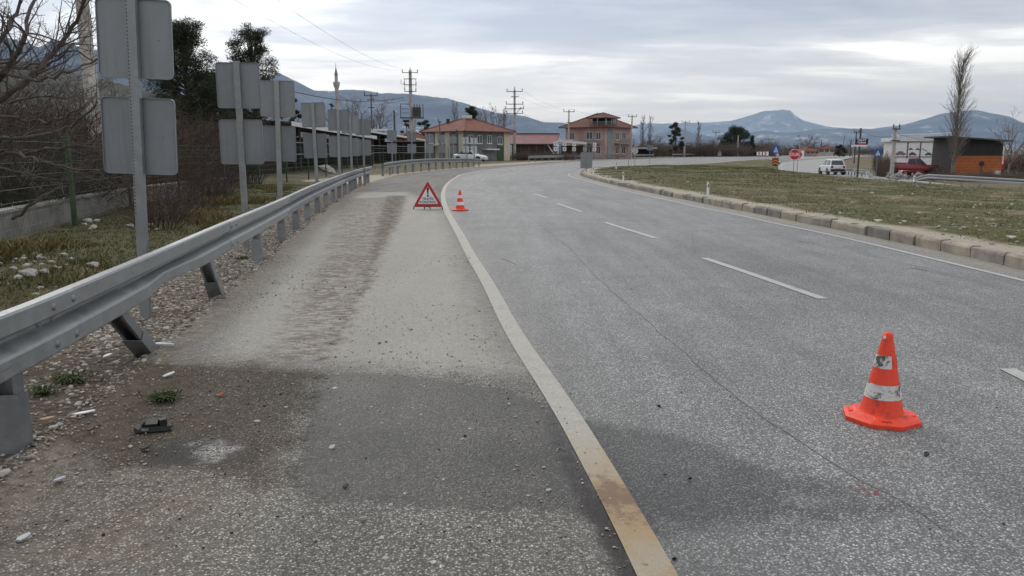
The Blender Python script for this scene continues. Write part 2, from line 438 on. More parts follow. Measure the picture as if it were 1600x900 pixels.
def asphalt():
    t = NT('worn_asphalt'); P = t.coords('World')
    warp = t.noise(P, 1.2, 5, .6)
    fine = t.noise(P, 14, 4, .6)
    jit = t.math('SUBTRACT', t.noise(P, 9, 6, .7), .5)
    jit2 = t.math('SUBTRACT', t.noise(P, 2.3, 4, .6), .5)
    lat = t.attr('lat')
    v1 = t.voro(P, 105); v2 = t.voro(P, 210)
    stone = t.n.new('ShaderNodeSeparateColor'); t.l.new(v1.outputs['Color'], stone.inputs[0])
    stone2 = t.n.new('ShaderNodeSeparateColor'); t.l.new(v2.outputs['Color'], stone2.inputs[0])
    c1 = t.ramp(stone.outputs[0], [(0, (.105, .105, .103)), (.40, (.22, .221, .219)), (.70, (.38, .38, .372)), (.88, (.62, .612, .595)), (1, (.85, .84, .81))])
    c2 = t.ramp(stone2.outputs[1], [(0, (.11, .11, .11)), (.6, (.25, .25, .249)), (1, (.46, .455, .445))])
    col = t.mix(.30, c1, c2)
    gap = t.map(v1.outputs['Distance'], .26, .56)
    col = t.mix(t.math('MULTIPLY', gap, .74), col, (.062, .061, .059))
    # carriageway a little lighter and bluer, polished wheel tracks
    road = t.map(lat, -.05, .10)
    col = t.mix(road, t.mix(1.0, col, (.96, .93, .88), 'MULTIPLY'), t.mix(1.0, col, (.98, 1.005, 1.03), 'MULTIPLY'))
    col = t.mix(1.0, col, t.mix(t.map(warp, .3, .7), (.88, .88, .88), (1.1, 1.1, 1.09)), 'MULTIPLY')
    # wheel paths, darker seams beside the edge line, bigger patches of older paving
    wp = t.math('SINE', t.math('ADD', t.math('MULTIPLY', lat, 3.55), t.math('MULTIPLY', jit2, 1.6)))
    col = t.mix(t.math('MULTIPLY', t.map(wp, .1, 1.0), t.math('MULTIPLY', road, .20)), col, t.mix(1.0, col, (.72, .72, .73), 'MULTIPLY'))
    nl = t.map(t.math('ADD', t.math('ABSOLUTE', t.math('SUBTRACT', lat, .05)), t.math('MULTIPLY', jit, .9)), .15, .65, 1, 0)
    col = t.mix(t.math('MULTIPLY', nl, .30), col, (.115, .112, .106))
    big = t.noise(t.coords('World', (1, .45, 1)), .34, 4, .55, .4)
    col = t.mix(1.0, col, t.ramp(big, [(.34, (.84, .845, .85)), (.5, (1, 1, 1)), (.66, (1.10, 1.10, 1.09))]), 'MULTIPLY')
    drip = t.map(t.noise(P, 3.1, 2, .4), .69, .74)
    col = t.mix(t.math('MULTIPLY', drip, .30), col, (.075, .073, .07))
    streak = t.noise(t.coords('World', (3.5, .25, 1)), 1.0, 5, .65)
    col = t.mix(1.0, col, t.mix(t.map(streak, .32, .68), (.87, .87, .88), (1.10, 1.10, 1.10)), 'MULTIPLY')
    # pale dusty part of the shoulder
    pale = t.map(t.math('ADD', t.attr('pale'), t.math('MULTIPLY', jit, .7)), -.25, .4)
    col = t.mix(t.math('MULTIPLY', pale, .52), col, (.44, .425, .385))
    # far part: dust
    # soil on the shoulder
    soil_c = t.mix(t.map(fine, .3, .7), (.095, .072, .052), (.20, .165, .125))
    dl = t.map(t.math('ADD', t.attr('dirtl'), t.math('MULTIPLY', jit, 1.2)), -.25, .55)
    chip = t.map(stone.outputs[0], .62, .82, 1.0, .30)
    col = t.mix(t.math('MULTIPLY', chip, t.math('MULTIPLY', dl, t.map(warp, .3, .7, .38, .72))), col, soil_c)
    # tyre-printed mud: broken cross stripes
    band = t.noise(t.coords('World', (3.6, 7.5, 1), (0, 0, R(10))), 1.0, 8, .8, 1.5)
    trk = t.math('MULTIPLY', t.map(t.math('ADD', t.attr('track'), t.math('MULTIPLY', jit, .8)), -.05, .3), t.map(t.math('ADD', band, t.math('MULTIPLY', fine, .25)), .57, .66))
    col = t.mix(t.math('MULTIPLY', trk, .72), col, (.12, .095, .07))
    tk2 = t.math('MULTIPLY', t.map(t.math('ADD', t.attr('trk2'), t.math('MULTIPLY', jit, .55)), -.02, .22), t.map(t.math('ADD', band, t.math('MULTIPLY', fine, .2)), .50, .60))
    col = t.mix(t.math('MULTIPLY', tk2, .85), col, (.095, .072, .052))
    # soil creeping in from the verge and from the gutter
    ed = t.map(t.math('ADD', t.attr('edge'), t.math('MULTIPLY', jit, -.9)), .05, .55, 1, 0)
    col = t.mix(t.math('MULTIPLY', ed, .75), col, t.mix(t.map(fine, .35, .65), (.11, .085, .06), (.24, .205, .16)))
    gut = t.map(t.math('ADD', t.attr('gut'), t.math('MULTIPLY', jit, -.35)), .28, .62, 1, 0)
    col = t.mix(t.math('MULTIPLY', gut, .6), col, t.mix(t.map(fine, .35, .65), (.20, .17, .13), (.33, .29, .23)))
    # damp soil
    dm = t.map(t.math('ADD', t.math('ADD', t.attr('damp'), t.math('MULTIPLY', jit2, .55)), t.math('MULTIPLY', jit, .3)), -.06, .16)
    col = t.mix(t.math('MULTIPLY', dm, t.map(warp, .2, .75, .6, .95)), col, t.mix(1.0, col, (.40, .345, .29), 'MULTIPLY'))
    # washed, wet asphalt
    wet = t.map(t.math('ADD', t.math('ADD', t.attr('wet'), t.math('MULTIPLY', jit2, .16)), t.math('MULTIPLY', jit, .20)), -.02, .055)
    soft = t.map(t.math('ADD', t.math('ADD', t.attr('wet'), t.math('MULTIPLY', jit2, .34)), t.math('MULTIPLY', jit, .40)), -.08, .18)
    side = t.map(lat, .0, .25); wet = t.math('ADD', t.math('MULTIPLY', wet, t.math('SUBTRACT', 1.0, side)), t.math('MULTIPLY', t.math('MULTIPLY', soft, side), .80))
    col = t.mix(wet, col, t.mix(1.0, col, t.mix(t.map(warp, .3, .7), (.34, .345, .35), (.44, .44, .44)), 'MULTIPLY'))
    oil = t.map(t.math('ADD', t.attr('oil'), t.math('MULTIPLY', jit, .16)), -.02, .06)
    col = t.mix(t.math('MULTIPLY', oil, .88), col, (.026, .021, .021))
    gl = t.map(t.math('ADD', t.attr('gloss'), t.math('MULTIPLY', jit, .22)), -.03, .12)
    col = t.mix(t.math('MULTIPLY', gl, .85), col, (.022, .023, .025))
    shn = t.map(t.math('ADD', t.attr('shine'), t.math('MULTIPLY', jit, .30)), -.02, .12)
    shn = t.math('MULTIPLY', shn, t.map(t.noise(P, 46, 3, .6), .36, .52))
    bl = t.map(t.math('ADD', t.attr('blood'), t.math('MULTIPLY', t.math('SUBTRACT', t.noise(P, 38, 3, .7), .5), .42)), .02, .05)
    col = t.mix(t.math('MULTIPLY', bl, .85), col, (.13, .012, .01))
    # small dark patches of old tar and tyre scuffs
    tar = t.map(t.noise(t.coords('World', (1.3, .5, 1)), 1.0, 3, .5), .70, .78)
    col = t.mix(t.math('MULTIPLY', tar, .28), col, (.07, .07, .07))
    ro = t.mix(wet, t.mix(road, (.85, .85, .85), (.64, .64, .64)), (.58, .58, .58)); ro = t.mix(t.math('MAXIMUM', t.math('MAXIMUM', dl, dm), t.math('MAXIMUM', trk, tk2)), ro, (.95, .95, .95)); ro = t.mix(gl, ro, (.5, .5, .5)); ro = t.mix(oil, ro, (.42, .42, .42)); ro = t.mix(shn, ro, (.10, .10, .10))
    h = t.math('ADD', t.math('MULTIPLY', t.math('SUBTRACT', 1.0, v1.outputs['Distance']), .7), t.math('MULTIPLY', fine, .5))
    h = t.math('MULTIPLY', h, t.math('SUBTRACT', 1.0, t.math('MULTIPLY', oil, .8)))
    t.bump(h, .55, .008)
    sp = t.mix(t.math('MAXIMUM', gl, oil), t.mix(wet, t.mix(road, (.3, .3, .3), (.5, .5, .5)), (.3, .3, .3)), (.10, .10, .10)); sp = t.mix(shn, sp, (.9, .9, .9))
    return t.done(col, ro, 0, sp)
M['asphalt'] = asphalt()
me = np_mesh('road', np.stack([vx, vy, vz], -1), grid_faces(NS, NCOL), M['asphalt'], True)
fattr(me, 'lat', lat)
fattr(me, 'edge', lat + np.repeat(np.linalg.norm(Ex - Lx, axis=1), NCOL))
fattr(me, 'gut', wid - lat)
for nm, pl in (('wet', WET), ('damp', DAMP), ('oil', OIL), ('gloss', GLOSS), ('track', TRACK), ('trk2', TRK2), ('dirtl', DIRTL), ('pale', PALE)):
    fattr(me, nm, np.clip(sdist(vx, vy, pl), -2, 2))
fattr(me, 'shine', np.clip(np.maximum(sdist(vx, vy, SHINE), sdist(vx, vy, SHINE2) - .12), -2, 2))
fattr(me, 'blood', np.clip(BLOOD[1] - np.hypot(vx - BLOOD[0].x, vy - BLOOD[0].y), -2, 2))
road = struct(link('road', me))

# ---- painted lines
def paint(name, c0, c1, wear):
    t = NT(name); P = t.coords('World'); f = t.noise(P, 5, 6, .65); g = t.noise(P, 60, 3, .6)
    k = t.mix(t.map(f, .3, .7), c0, c1)
    k = t.mix(t.map(t.math('ADD', t.math('MULTIPLY', f, .6), t.math('MULTIPLY', g, .5)), .54, .76, 0, wear), k, (.16, .157, .15))
    k = t.mix(t.map(t.voro(P, 105).outputs['Distance'], .4, .7, 0, .25), k, (.13, .12, .11))
    st = t.attr('stain')
    k = t.mix(t.math('MULTIPLY', t.map(t.math('ADD', st, t.math('MULTIPLY', t.math('SUBTRACT', f, .5), 1.6)), .0, 1.0), .92), k, (.30, .21, .105))
    st2 = t.attr('stain2')
    k = t.mix(t.math('MULTIPLY', t.map(t.math('ADD', st2, t.math('MULTIPLY', t.math('SUBTRACT', t.noise(P, 11, 6, .75), .5), 2.6)), .35, .95), .85), k, (.14, .08, .05))
    t.bump(g, .3, .004)
    return t.done(k, .7)
M['line_cream'] = paint('worn_cream_line_paint', (.32, .31, .28), (.44, .425, .38), .9)
M['line_white'] = paint('worn_white_line_paint', (.36, .365, .36), (.50, .50, .485), .85)
def strip(name, pts, w, mat, dz=.005, attrs=None):
    """flat strip along points (x, y); w = width or list of widths"""
    p = np.array([q[:2] for q in pts], float); n = len(p)
    d = np.gradient(p, axis=0); d /= np.linalg.norm(d, axis=1)[:, None] + 1e-9; s = np.stack([d[:, 1], -d[:, 0]], -1)
    w = np.full(n, w) if not hasattr(w, '__len__') else np.asarray(w)
    cols = 5; ts = np.linspace(-.5, .5, cols)
    q = p[:, None, :] + s[:, None, :] * (ts[None, :, None] * w[:, None, None])
    x, y = q[..., 0].ravel(), q[..., 1].ravel()
    z = road_z(x, y) + 0.006 * np.sin(x * 2.1) * np.sin(y * 1.3) * (y < 30) + dz
    me = np_mesh(name, np.stack([x, y, z], -1), grid_faces(n, cols), mat, True)
    for k, f in (attrs or {}).items(): fattr(me, k, f(x, y))
    return struct(link(name, me))
i0 = int(np.searchsorted(ds, -12)); i1 = NS - 12
ep = SEC[i0:i1, 1, :]
stain1 = lambda x, y: np.clip(1 - np.abs(y - 3.0) / 1.1, 0, 1)
stain2 = lambda x, y: np.clip(1 - np.abs(y - 3.12) / .42, 0, 1)
strip('edge_line', ep, .145, M['line_cream'], attrs={'stain': stain1, 'stain2': stain2})
# right edge line, 0.45 m off the kerb
kd = SEC[:, 2, :] - SEC[:, 1, :]; kd = kd / np.linalg.norm(kd, axis=1)[:, None]
off = np.interp(SEC[:, 2, 1], [-40, 9, 13, 22, 36, 48, 60], [.62, .62, .66, .60, .55, .75, .5])
rp = SEC[:, 2, :] - kd * off[:, None]
strip('edge_line', rp[i0:int(np.searchsorted(ds, 44)) + 14], .095, M['line_white'])
# lane dashes
for a, b in (((1900, 735), (1574, 577)), ((1286, 467), (1100, 403)), ((1024, 373), (945, 347)), ((909, 331), (870, 318)), ((854, 309), (835, 303))):
    pa, pb = G(*a, .02), G(*b, .02)
    strip('lane_dash', [tuple(pa.lerp(pb, k / 12))[:2] for k in range(13)], .115, M['line_white'])
# the long sealed joint between the two pavings, and a few cracks: thin tar strips
M['tar'] = pm('tar_joint', (.10, .10, .10), .7, 0, .3, 20, kind='World')
def tar_strip(pix, w):
    pts = [G(*p, .02) for p in pix]; q = catmull([(p.x, p.y) for p in pts], 14)
    q = q + np.stack([np.array([mnoise.noise(Vector((a * 3, b * 3, 5))) for a, b in q]) * .03, np.zeros(len(q))], -1)
    strip('tar_joint', q, [w * (.5 + .9 * abs(mnoise.noise(Vector((i * .35, w * 900, 0))))) for i in range(len(q))], M['tar'], .003)
tar_strip([(1475, 830), (1440, 803), (1395, 777), (1340, 748), (1270, 704), (1190, 650), (1125, 600), (1060, 545), (985, 480), (930, 430), (880, 380), (835, 345), (805, 318), (794, 300), (797, 285), (800, 270)], .008)
tar_strip([(785, 404), (795, 408), (806, 414)], .03)
tar_strip([(1080, 362), (1083, 380), (1086, 398)], .012)
tar_strip([(800, 268), (792, 262), (788, 258)], .12)
tar_strip([(1245, 377), (1262, 379), (1280, 382)], .045)
tar_strip([(1420, 419), (1436, 421), (1450, 424)], .045)

# ---- kerb of the grass island: separate stones, on the inner edge of the bend
KC = SEC[int(np.searchsorted(ds, 3)):, 2, :]
seg = np.linalg.norm(np.diff(KC, axis=0), axis=1); arc = np.concatenate([[0], np.cumsum(seg)])
def kerb_at(s): return np.array([np.interp(s, arc, KC[:, 0]), np.interp(s, arc, KC[:, 1])])
def stone_mat(name, c):
    t = NT(name); c0 = t.coords('World'); f = t.noise(c0, 2.6, 6, .65); g = t.noise(c0, 24, 4, .6)
    rnd = t.n.new('ShaderNodeObjectInfo').outputs['Random']
    k = t.mix(t.map(f, .3, .72), tuple(x * .62 for x in c), tuple(x * 1.15 for x in c))
    k = t.mix(1.0, k, t.ramp(rnd, [(0, (.72, .73, .74)), (.3, (.96, .95, .93)), (1, (1.2, 1.12, 1.0))]), 'MULTIPLY')
    k = t.mix(t.map(g, .6, .75, 0, .6), k, (.12, .11, .10))
    t.bump(g, .5, .012); return t.done(k, .92)
M['kerb'] = stone_mat('kerb_concrete', (.32, .30, .268))
kerb = thing('kerb', 'long kerb of weathered beige concrete blocks edging the grass island', 'kerb')
kerb['kind'] = 'structure'; del kerb['category']
def kerb_mesh(j):
    b = MB(); rr = random.Random(j); L, W, H = .69, .16, .36
    pr = [(-W / 2, -.18), (W / 2, -.18), (W / 2, .165), (-W / 2 + .035, .17), (-W / 2 + .012, .155), (-W / 2, .13)]
    n = len(pr); vs = []
    for k in range(5):
        x = -L / 2 + L * k / 4
        for a, c in pr: vs.append((x + rr.uniform(-.006, .006), a + rr.uniform(-.008, .008), c + rr.uniform(-.008, .006)))
    fs = [tuple(range(n))[::-1], tuple(4 * n + i for i in range(n))]
    for k in range(4):
        for i in range(n): fs.append((k * n + i, k * n + (i + 1) % n, (k + 1) * n + (i + 1) % n, (k + 1) * n + i))
    b.add(vs, fs); return b.mesh('kerb_stone', M['kerb'])
kms = [kerb_mesh(j) for j in range(6)]
s = 0.4; kk = 0
while s < 62 and s < arc[-1]:
    p = kerb_at(s); q = kerb_at(s + .05); d = q - p; a = math.atan2(d[1], d[0])
    nrm = np.array([d[1], -d[0]]) / np.linalg.norm(d); p = p + nrm * .085
    rr = random.Random(kk)
    gap = rr.random() < .10
    o = link('kerb_stone', kms[kk % 6], kerb, (p[0], p[1], zg(p[0], p[1]) + .02 + rr.uniform(-.018, .014)), (rr.uniform(-.04, .04), rr.uniform(-.02, .02), a + math.pi + rr.uniform(-.025, .025)))
    o.scale = (1.0 if rr.random() > .12 else .8, 1, 1)
    s += .715 + (.10 if gap else 0) if o.scale[0] == 1 else .575; kk += 1

# ---- the grass island: land between the main road and the right-hand carriageway
tipk = KC
def isl_rows():
    ys = np.concatenate([np.linspace(-30, 2, 12), np.arange(2.5, 30, .3), np.arange(30, 70, .7), np.arange(70, 200, 2)]); return ys
ky = SEC[:, 2, 1]; kx = SEC[:, 2, 0]
ordr = np.argsort(ky); ky_s, kx_s = ky[ordr], kx[ordr]
ys = isl_rows(); us = np.linspace(0, 1, 90) ** 1.15
ix0 = np.interp(ys, ky_s, kx_s) + .14; ix1 = np.interp(ys, RY, RXL) - .1
ix1 = np.maximum(ix1, ix0 + .2)
IX = ix0[:, None] * (1 - us)[None, :] + ix1[:, None] * us[None, :]; IY = np.repeat(ys[:, None], len(us), 1)
def isl_h(x, y, x0):
    """height of the island above the plain land"""
    x = np.asarray(x, float); d = x - x0
    a = .155 + .05 * S(d, .6, 2.5)
    b = np.array([mnoise.fractal(Vector((p * .45, q * .45, 2)), 1, 2, 4) for p, q in zip(x.ravel(), np.asarray(y, float).ravel())]).reshape(x.shape)
    return a + b * .085 * S(d, .45, 1.6)
IZ = zt(IX, IY) + isl_h(IX, IY, ix0[:, None]) * (1 - S(us, .93, 1.0))[None, :] - .03 * S(us, .93, 1.0)[None, :]
def grass_ground(name, g0, g1, soil0, soil1, thr, pale=(.42, .39, .33)):
    t = NT(name); P = t.coords('World')
    a = t.noise(P, .55, 6, .65, .4); b = t.noise(P, 6, 5, .7); c = t.noise(P, 26, 4, .65)
    gr = t.mix(t.map(b, .3, .7), g0, g1); so = t.mix(t.map(c, .3, .7), soil0, soil1)
    f = t.math('ADD', t.math('MULTIPLY', a, .65), t.math('MULTIPLY', b, .35))
    k = t.mix(t.map(f, thr - .05, thr + .06), gr, so)
    k = t.mix(t.map(t.math('ADD', t.math('MULTIPLY', c, .6), t.math('MULTIPLY', a, .4)), .60, .68, 0, .6), k, pale)
    near = t.map(t.attr('edge'), .55, 1.05, 1, 0)
    k = t.mix(t.math('MULTIPLY', near, .9), k, t.mix(t.map(c, .3, .7), (.34, .30, .24), (.46, .42, .35)))
    t.bump(t.math('ADD', t.math('MULTIPLY', b, .6), t.math('MULTIPLY', c, .5)), .9, .05)
    return t.done(k, .95, 0, .2)
M['island'] = grass_ground('island_turf', (.060, .068, .026), (.125, .115, .052), (.15, .115, .08), (.27, .22, .165), .54)
me = np_mesh('grass_island', np.stack([IX.ravel(), IY.ravel(), IZ.ravel()], -1), grid_faces(len(ys), len(us)), M['island'], True)
fattr(me, 'edge', (IX - ix0[:, None]).ravel() + np.array([mnoise.noise(Vector((q * .9, p * .5, 1))) for p, q in zip(IX.ravel(), IY.ravel())]) * .3)
island = struct(link('grass_island', me))

# ---- right-hand carriageway
ry = np.concatenate([np.linspace(-30, 20, 12), np.arange(22, 200, 1.5), np.arange(200, 600, 10)])
rl, rr_ = np.interp(ry, RY, RXL), np.interp(ry, RY, RXR)
k9 = np.linspace(0, 1, 12)
X = rl[:, None] * (1 - k9) + rr_[:, None] * k9; Y = np.repeat(ry[:, None], 12, 1)
M['far_asphalt'] = pm('pale_far_asphalt', (.27, .27, .268), .8, 0, .12, .9, kind='World')
me = np_mesh('side_road', np.stack([X.ravel(), Y.ravel(), (zt(X, Y) + .03).ravel()], -1), grid_faces(len(ry), 12), M['far_asphalt'], True)
struct(link('side_road', me))
def far_line(xs, w, ylo, yhi, nm='edge_line'):
    yy = np.arange(ylo, yhi, 1.5); xx = np.interp(yy, RY, xs[0]) + xs[1]
    X = np.stack([xx - w / 2, xx + w / 2], -1); Y = np.stack([yy, yy], -1)
    struct(link(nm, np_mesh(nm, np.stack([X.ravel(), Y.ravel(), (zt(X, Y) + .036).ravel()], -1), grid_faces(len(yy), 2), M['line_white'])))
far_line((RXR, -.5), .15, 20, 160); far_line((RXL, .5), .15, 20, 160)

# ---- ground sheet to the horizon
rads = np.concatenate([[.4], np.geomspace(1.2, 60, 120), np.geomspace(62, 400, 70), np.geomspace(420, 30000, 36)])
ang = np.sort(np.concatenate([np.linspace(-40, 40, 261), np.linspace(40, 320, 90)[1:-1]])); ang = np.radians(ang)
gx = rads[:, None] * np.sin(ang)[None, :]; gy = rads[:, None] * np.cos(ang)[None, :]
gz = zt(gx, gy) - .03
roadpoly = [tuple(p) for p in SEC[::3, 0, :]] + [tuple(p) for p in SEC[::-3, 2, :]]
ins = sdist(gx, gy, roadpoly)
gz = np.where(ins > 0.05, gz - .25, gz)
inx = (gx > np.interp(gy, ky_s, kx_s)) & (gx < np.interp(gy, RY, RXR)) & (gy > -30) & (gy < 198)
gz = np.where(inx, gz - .35, gz)
# the land falls away a little behind the fence, then lies flat
M['ground'] = grass_ground('field_ground', (.07, .075, .03), (.13, .115, .055), (.13, .10, .072), (.23, .185, .14), .50)
me = np_mesh('ground', np.stack([gx.ravel(), gy.ravel(), gz.ravel()], -1), grid_faces(len(rads), len(ang), True), M['ground'], True)
fattr(me, 'edge', np.full(gx.size, 9.0))
struct(link('ground', me))

# ---- verge on the left: gravel next to the pavement, turf up to the fence
FENCE = [(-5.9, -6), (-6.4, 3), (-7.0, 9), (-8.2, 14.4), (-9.15, 18.5), (-9.9, 23), (-10.1, 30), (-10.2, 38), (-10.4, 48), (-10.2, 60), (-8.4, 76), (-5.0, 88)]
vyy = np.concatenate([np.arange(-6, 22, .16), np.arange(22, 36.5, .5)])
lx = smooth_interp(vyy, DL, XL_); fx = np.interp(vyy, [p[1] for p in FENCE], [p[0] for p in FENCE])
u = np.linspace(0, 1, 70)
VX = (lx + .12)[:, None] * (1 - u) + (fx - .4)[:, None] * u; VY = np.repeat(vyy[:, None], len(u), 1)
dd = lx[:, None] - VX
nz = np.array([mnoise.fractal(Vector((p * .8, q * .8, 7)), 1, 2, 4) for p, q in zip(VX.ravel(), VY.ravel())]).reshape(VX.shape)
VZ = .012 + .0 * VX + nz * .05 * S(dd, .2, 1.5) + .10 * S(dd, .8, 2.2) - .02
def verge():
    t = NT('verge_soil'); P = t.coords('World')
    a = t.noise(P, .9, 6, .65, .3); b = t.noise(P, 7, 5, .7); c = t.noise(P, 30, 4, .65)
    vo = t.voro(P, 34); sc = t.n.new('ShaderNodeSeparateColor'); t.l.new(vo.outputs['Color'], sc.inputs[0])
    peb = t.ramp(sc.outputs[0], [(0, (.16, .13, .10)), (.5, (.30, .265, .22)), (1, (.52, .49, .44))])
    peb = t.mix(t.map(vo.outputs['Distance'], .35, .7), peb, (.07, .055, .042))
    soil = t.mix(t.map(b, .3, .7), (.07, .052, .038), (.16, .125, .09))
    k = t.mix(t.map(a, .42, .60), peb, soil)
    gr = t.mix(t.map(b, .3, .7), (.045, .06, .018), (.125, .115, .05))
    e = t.math('ADD', t.attr('edge'), t.math('MULTIPLY', t.math('SUBTRACT', a, .5), 1.6))
    k = t.mix(t.map(e, 1.1, 1.7), k, t.mix(t.map(c, .4, .66), gr, soil))
    k = t.mix(t.math('MULTIPLY', t.map(t.math('ADD', t.attr('soil'), t.math('SUBTRACT', b, .5)), -.1, .35), .8), k, t.mix(t.map(b, .3, .7), (.045, .035, .027), (.11, .085, .062)))
    t.bump(t.math('ADD', t.math('MULTIPLY', b, .6), t.math('MULTIPLY', vo.outputs['Distance'], -.6)), .9, .03)
    return t.done(k, .95, 0, .2)
M['verge'] = verge()
SOIL = [(-4.6, 3.2), (-2.2, 3.3), (-2.3, 5), (-2.7, 5.9), (-3.4, 5.6), (-4.6, 5.2)]
me = np_mesh('verge', np.stack([VX.ravel(), VY.ravel(), VZ.ravel()], -1), grid_faces(len(vyy), len(u)), M['verge'], True)
fattr(me, 'edge', dd.ravel()); fattr(me, 'soil', np.clip(sdist(VX.ravel(), VY.ravel(), SOIL), -2, 2))
struct(link('verge', me))
def verge_z(x, y):
    l = float(smooth_interp(np.array(y), DL, XL_)); d = l - x
    if d < 0: return zg(x, y) + .02
    return .012 + mnoise.fractal(Vector((x * .8, y * .8, 7)), 1, 2, 4) * .05 * float(S(d, .2, 1.5)) + .10 * float(S(d, .8, 2.2)) - .02

# sandy apron along the outer edge of the bend and in the driveway gap
ap = [p for p in SEC[:, 0, :] if 34.5 < p[1] < 125]
aw = np.interp([p[1] for p in ap], [34.5, 37, 44, 50, 72, 80, 125], [1.2, 4.0, 3.0, .9, .8, 3.0, 2.5])
APX = np.array([[p[0] + .1 - w * k / 7 for k in range(8)] for p, w in zip(ap, aw)]); APY = np.array([[p[1] + (w * k / 7) * .35 * (p[1] > 76) for k in range(8)] for p, w in zip(ap, aw)])
M['sand'] = pm('sandy_soil', (.32, .28, .22), .95, 0, .22, 1.4, .2, kind='World')
struct(link('dirt_apron', np_mesh('dirt_apron', np.stack([APX.ravel(), APY.ravel(), (zt(APX, APY) + .012).ravel()], -1), grid_faces(len(ap), 8), M['sand'], True)))
# ---- mountains: ridges with real depth, far beyond the town
def mountain(name, trace, dist, depth, seed, mat, foot=0.0, rough=.16):
    """trace: (pixel x, pixel y) of the crest; dist in metres"""
    pxs = np.linspace(trace[0][0], trace[-1][0], 220); crest = np.interp(pxs, [p[0] for p in trace], [p[1] for p in trace])
    rows = 46; vs = []
    for j in range(rows):
        f = j / (rows - 1) * 2 - 1            # -1 front foot, 0 crest, 1 back foot
        d = dist + f * depth
        prof = max(0.0, 1 - abs(f)) ** 1.15
        for px, cy in zip(pxs, crest):
            x = (px - 800) / FPX * dist * (1 + .25 * f)
            h = (235 - cy) * dist / (FPX * math.cos(PITCH) ** 2) * 1.0
            nn = mnoise.ridged_multi_fractal(Vector((x / dist * 16, f * 3.2, seed)), .9, 2.1, 6, 1.0, 2.0) - 1.0
            hh = h * prof * (1 + rough * nn * min(1, abs(f) * 3.2)) + h * .02 * nn
            vs.append((x, d, max(-5, hh) + foot))
    me = np_mesh(name, vs, grid_faces(rows, 220), mat, True)
    return struct(link(name, me))
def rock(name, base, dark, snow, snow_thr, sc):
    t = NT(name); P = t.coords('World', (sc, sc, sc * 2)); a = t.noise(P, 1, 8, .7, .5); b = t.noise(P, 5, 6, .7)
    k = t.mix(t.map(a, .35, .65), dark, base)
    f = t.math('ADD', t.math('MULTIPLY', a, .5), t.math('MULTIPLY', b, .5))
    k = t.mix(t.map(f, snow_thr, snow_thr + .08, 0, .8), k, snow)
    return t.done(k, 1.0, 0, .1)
M['rock_near'] = rock('near_mountain_hazed', (.10, .13, .175), (.05, .07, .10), (.42, .43, .45), .56, .003)  # blue of the distance haze is mixed into these rock colours
M['rock_mid'] = rock('mid_mountain_hazed', (.12, .16, .225), (.07, .10, .155), (.5, .52, .55), .55, .002)
M['rock_far'] = rock('far_mountain_hazed', (.20, .26, .36), (.13, .175, .26), (.8, .8, .82), .55, .0016)
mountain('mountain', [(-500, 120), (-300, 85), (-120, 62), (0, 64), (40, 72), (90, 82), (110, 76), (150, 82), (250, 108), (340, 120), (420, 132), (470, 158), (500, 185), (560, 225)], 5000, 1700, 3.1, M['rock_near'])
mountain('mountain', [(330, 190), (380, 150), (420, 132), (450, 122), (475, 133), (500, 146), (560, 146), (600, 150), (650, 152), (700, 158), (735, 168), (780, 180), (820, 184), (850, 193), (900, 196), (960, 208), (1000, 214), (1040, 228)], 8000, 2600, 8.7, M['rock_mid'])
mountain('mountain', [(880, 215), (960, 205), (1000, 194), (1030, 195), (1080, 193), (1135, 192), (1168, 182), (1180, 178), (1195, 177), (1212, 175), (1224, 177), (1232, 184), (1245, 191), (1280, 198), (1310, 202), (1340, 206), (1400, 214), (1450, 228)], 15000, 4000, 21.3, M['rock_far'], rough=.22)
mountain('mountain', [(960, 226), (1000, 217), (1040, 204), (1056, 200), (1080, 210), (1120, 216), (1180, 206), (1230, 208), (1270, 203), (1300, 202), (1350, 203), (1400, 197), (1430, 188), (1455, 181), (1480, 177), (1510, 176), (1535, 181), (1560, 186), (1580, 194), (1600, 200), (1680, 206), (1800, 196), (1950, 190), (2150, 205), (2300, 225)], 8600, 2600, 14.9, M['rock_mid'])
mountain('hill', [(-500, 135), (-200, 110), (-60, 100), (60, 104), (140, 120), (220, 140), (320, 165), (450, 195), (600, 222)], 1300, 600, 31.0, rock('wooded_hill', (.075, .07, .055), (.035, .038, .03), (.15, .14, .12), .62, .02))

# ================================================================== OBJECTS
def depth(d, z): return d * math.cos(PITCH) + (CAM_H - z) * math.sin(PITCH)
def X(px, d, z=0.0): return (px - 800) / FPX * depth(d, z)
def Z(py, d): return at(800, py, d).z
def on(px, d, z=None):
    x = X(px, d, 0 if z is None else z); return Vector((x, d, zg(x, d) if z is None else z))
def lx_at(y): return float(smooth_interp(np.array(float(y)), DL, XL_))

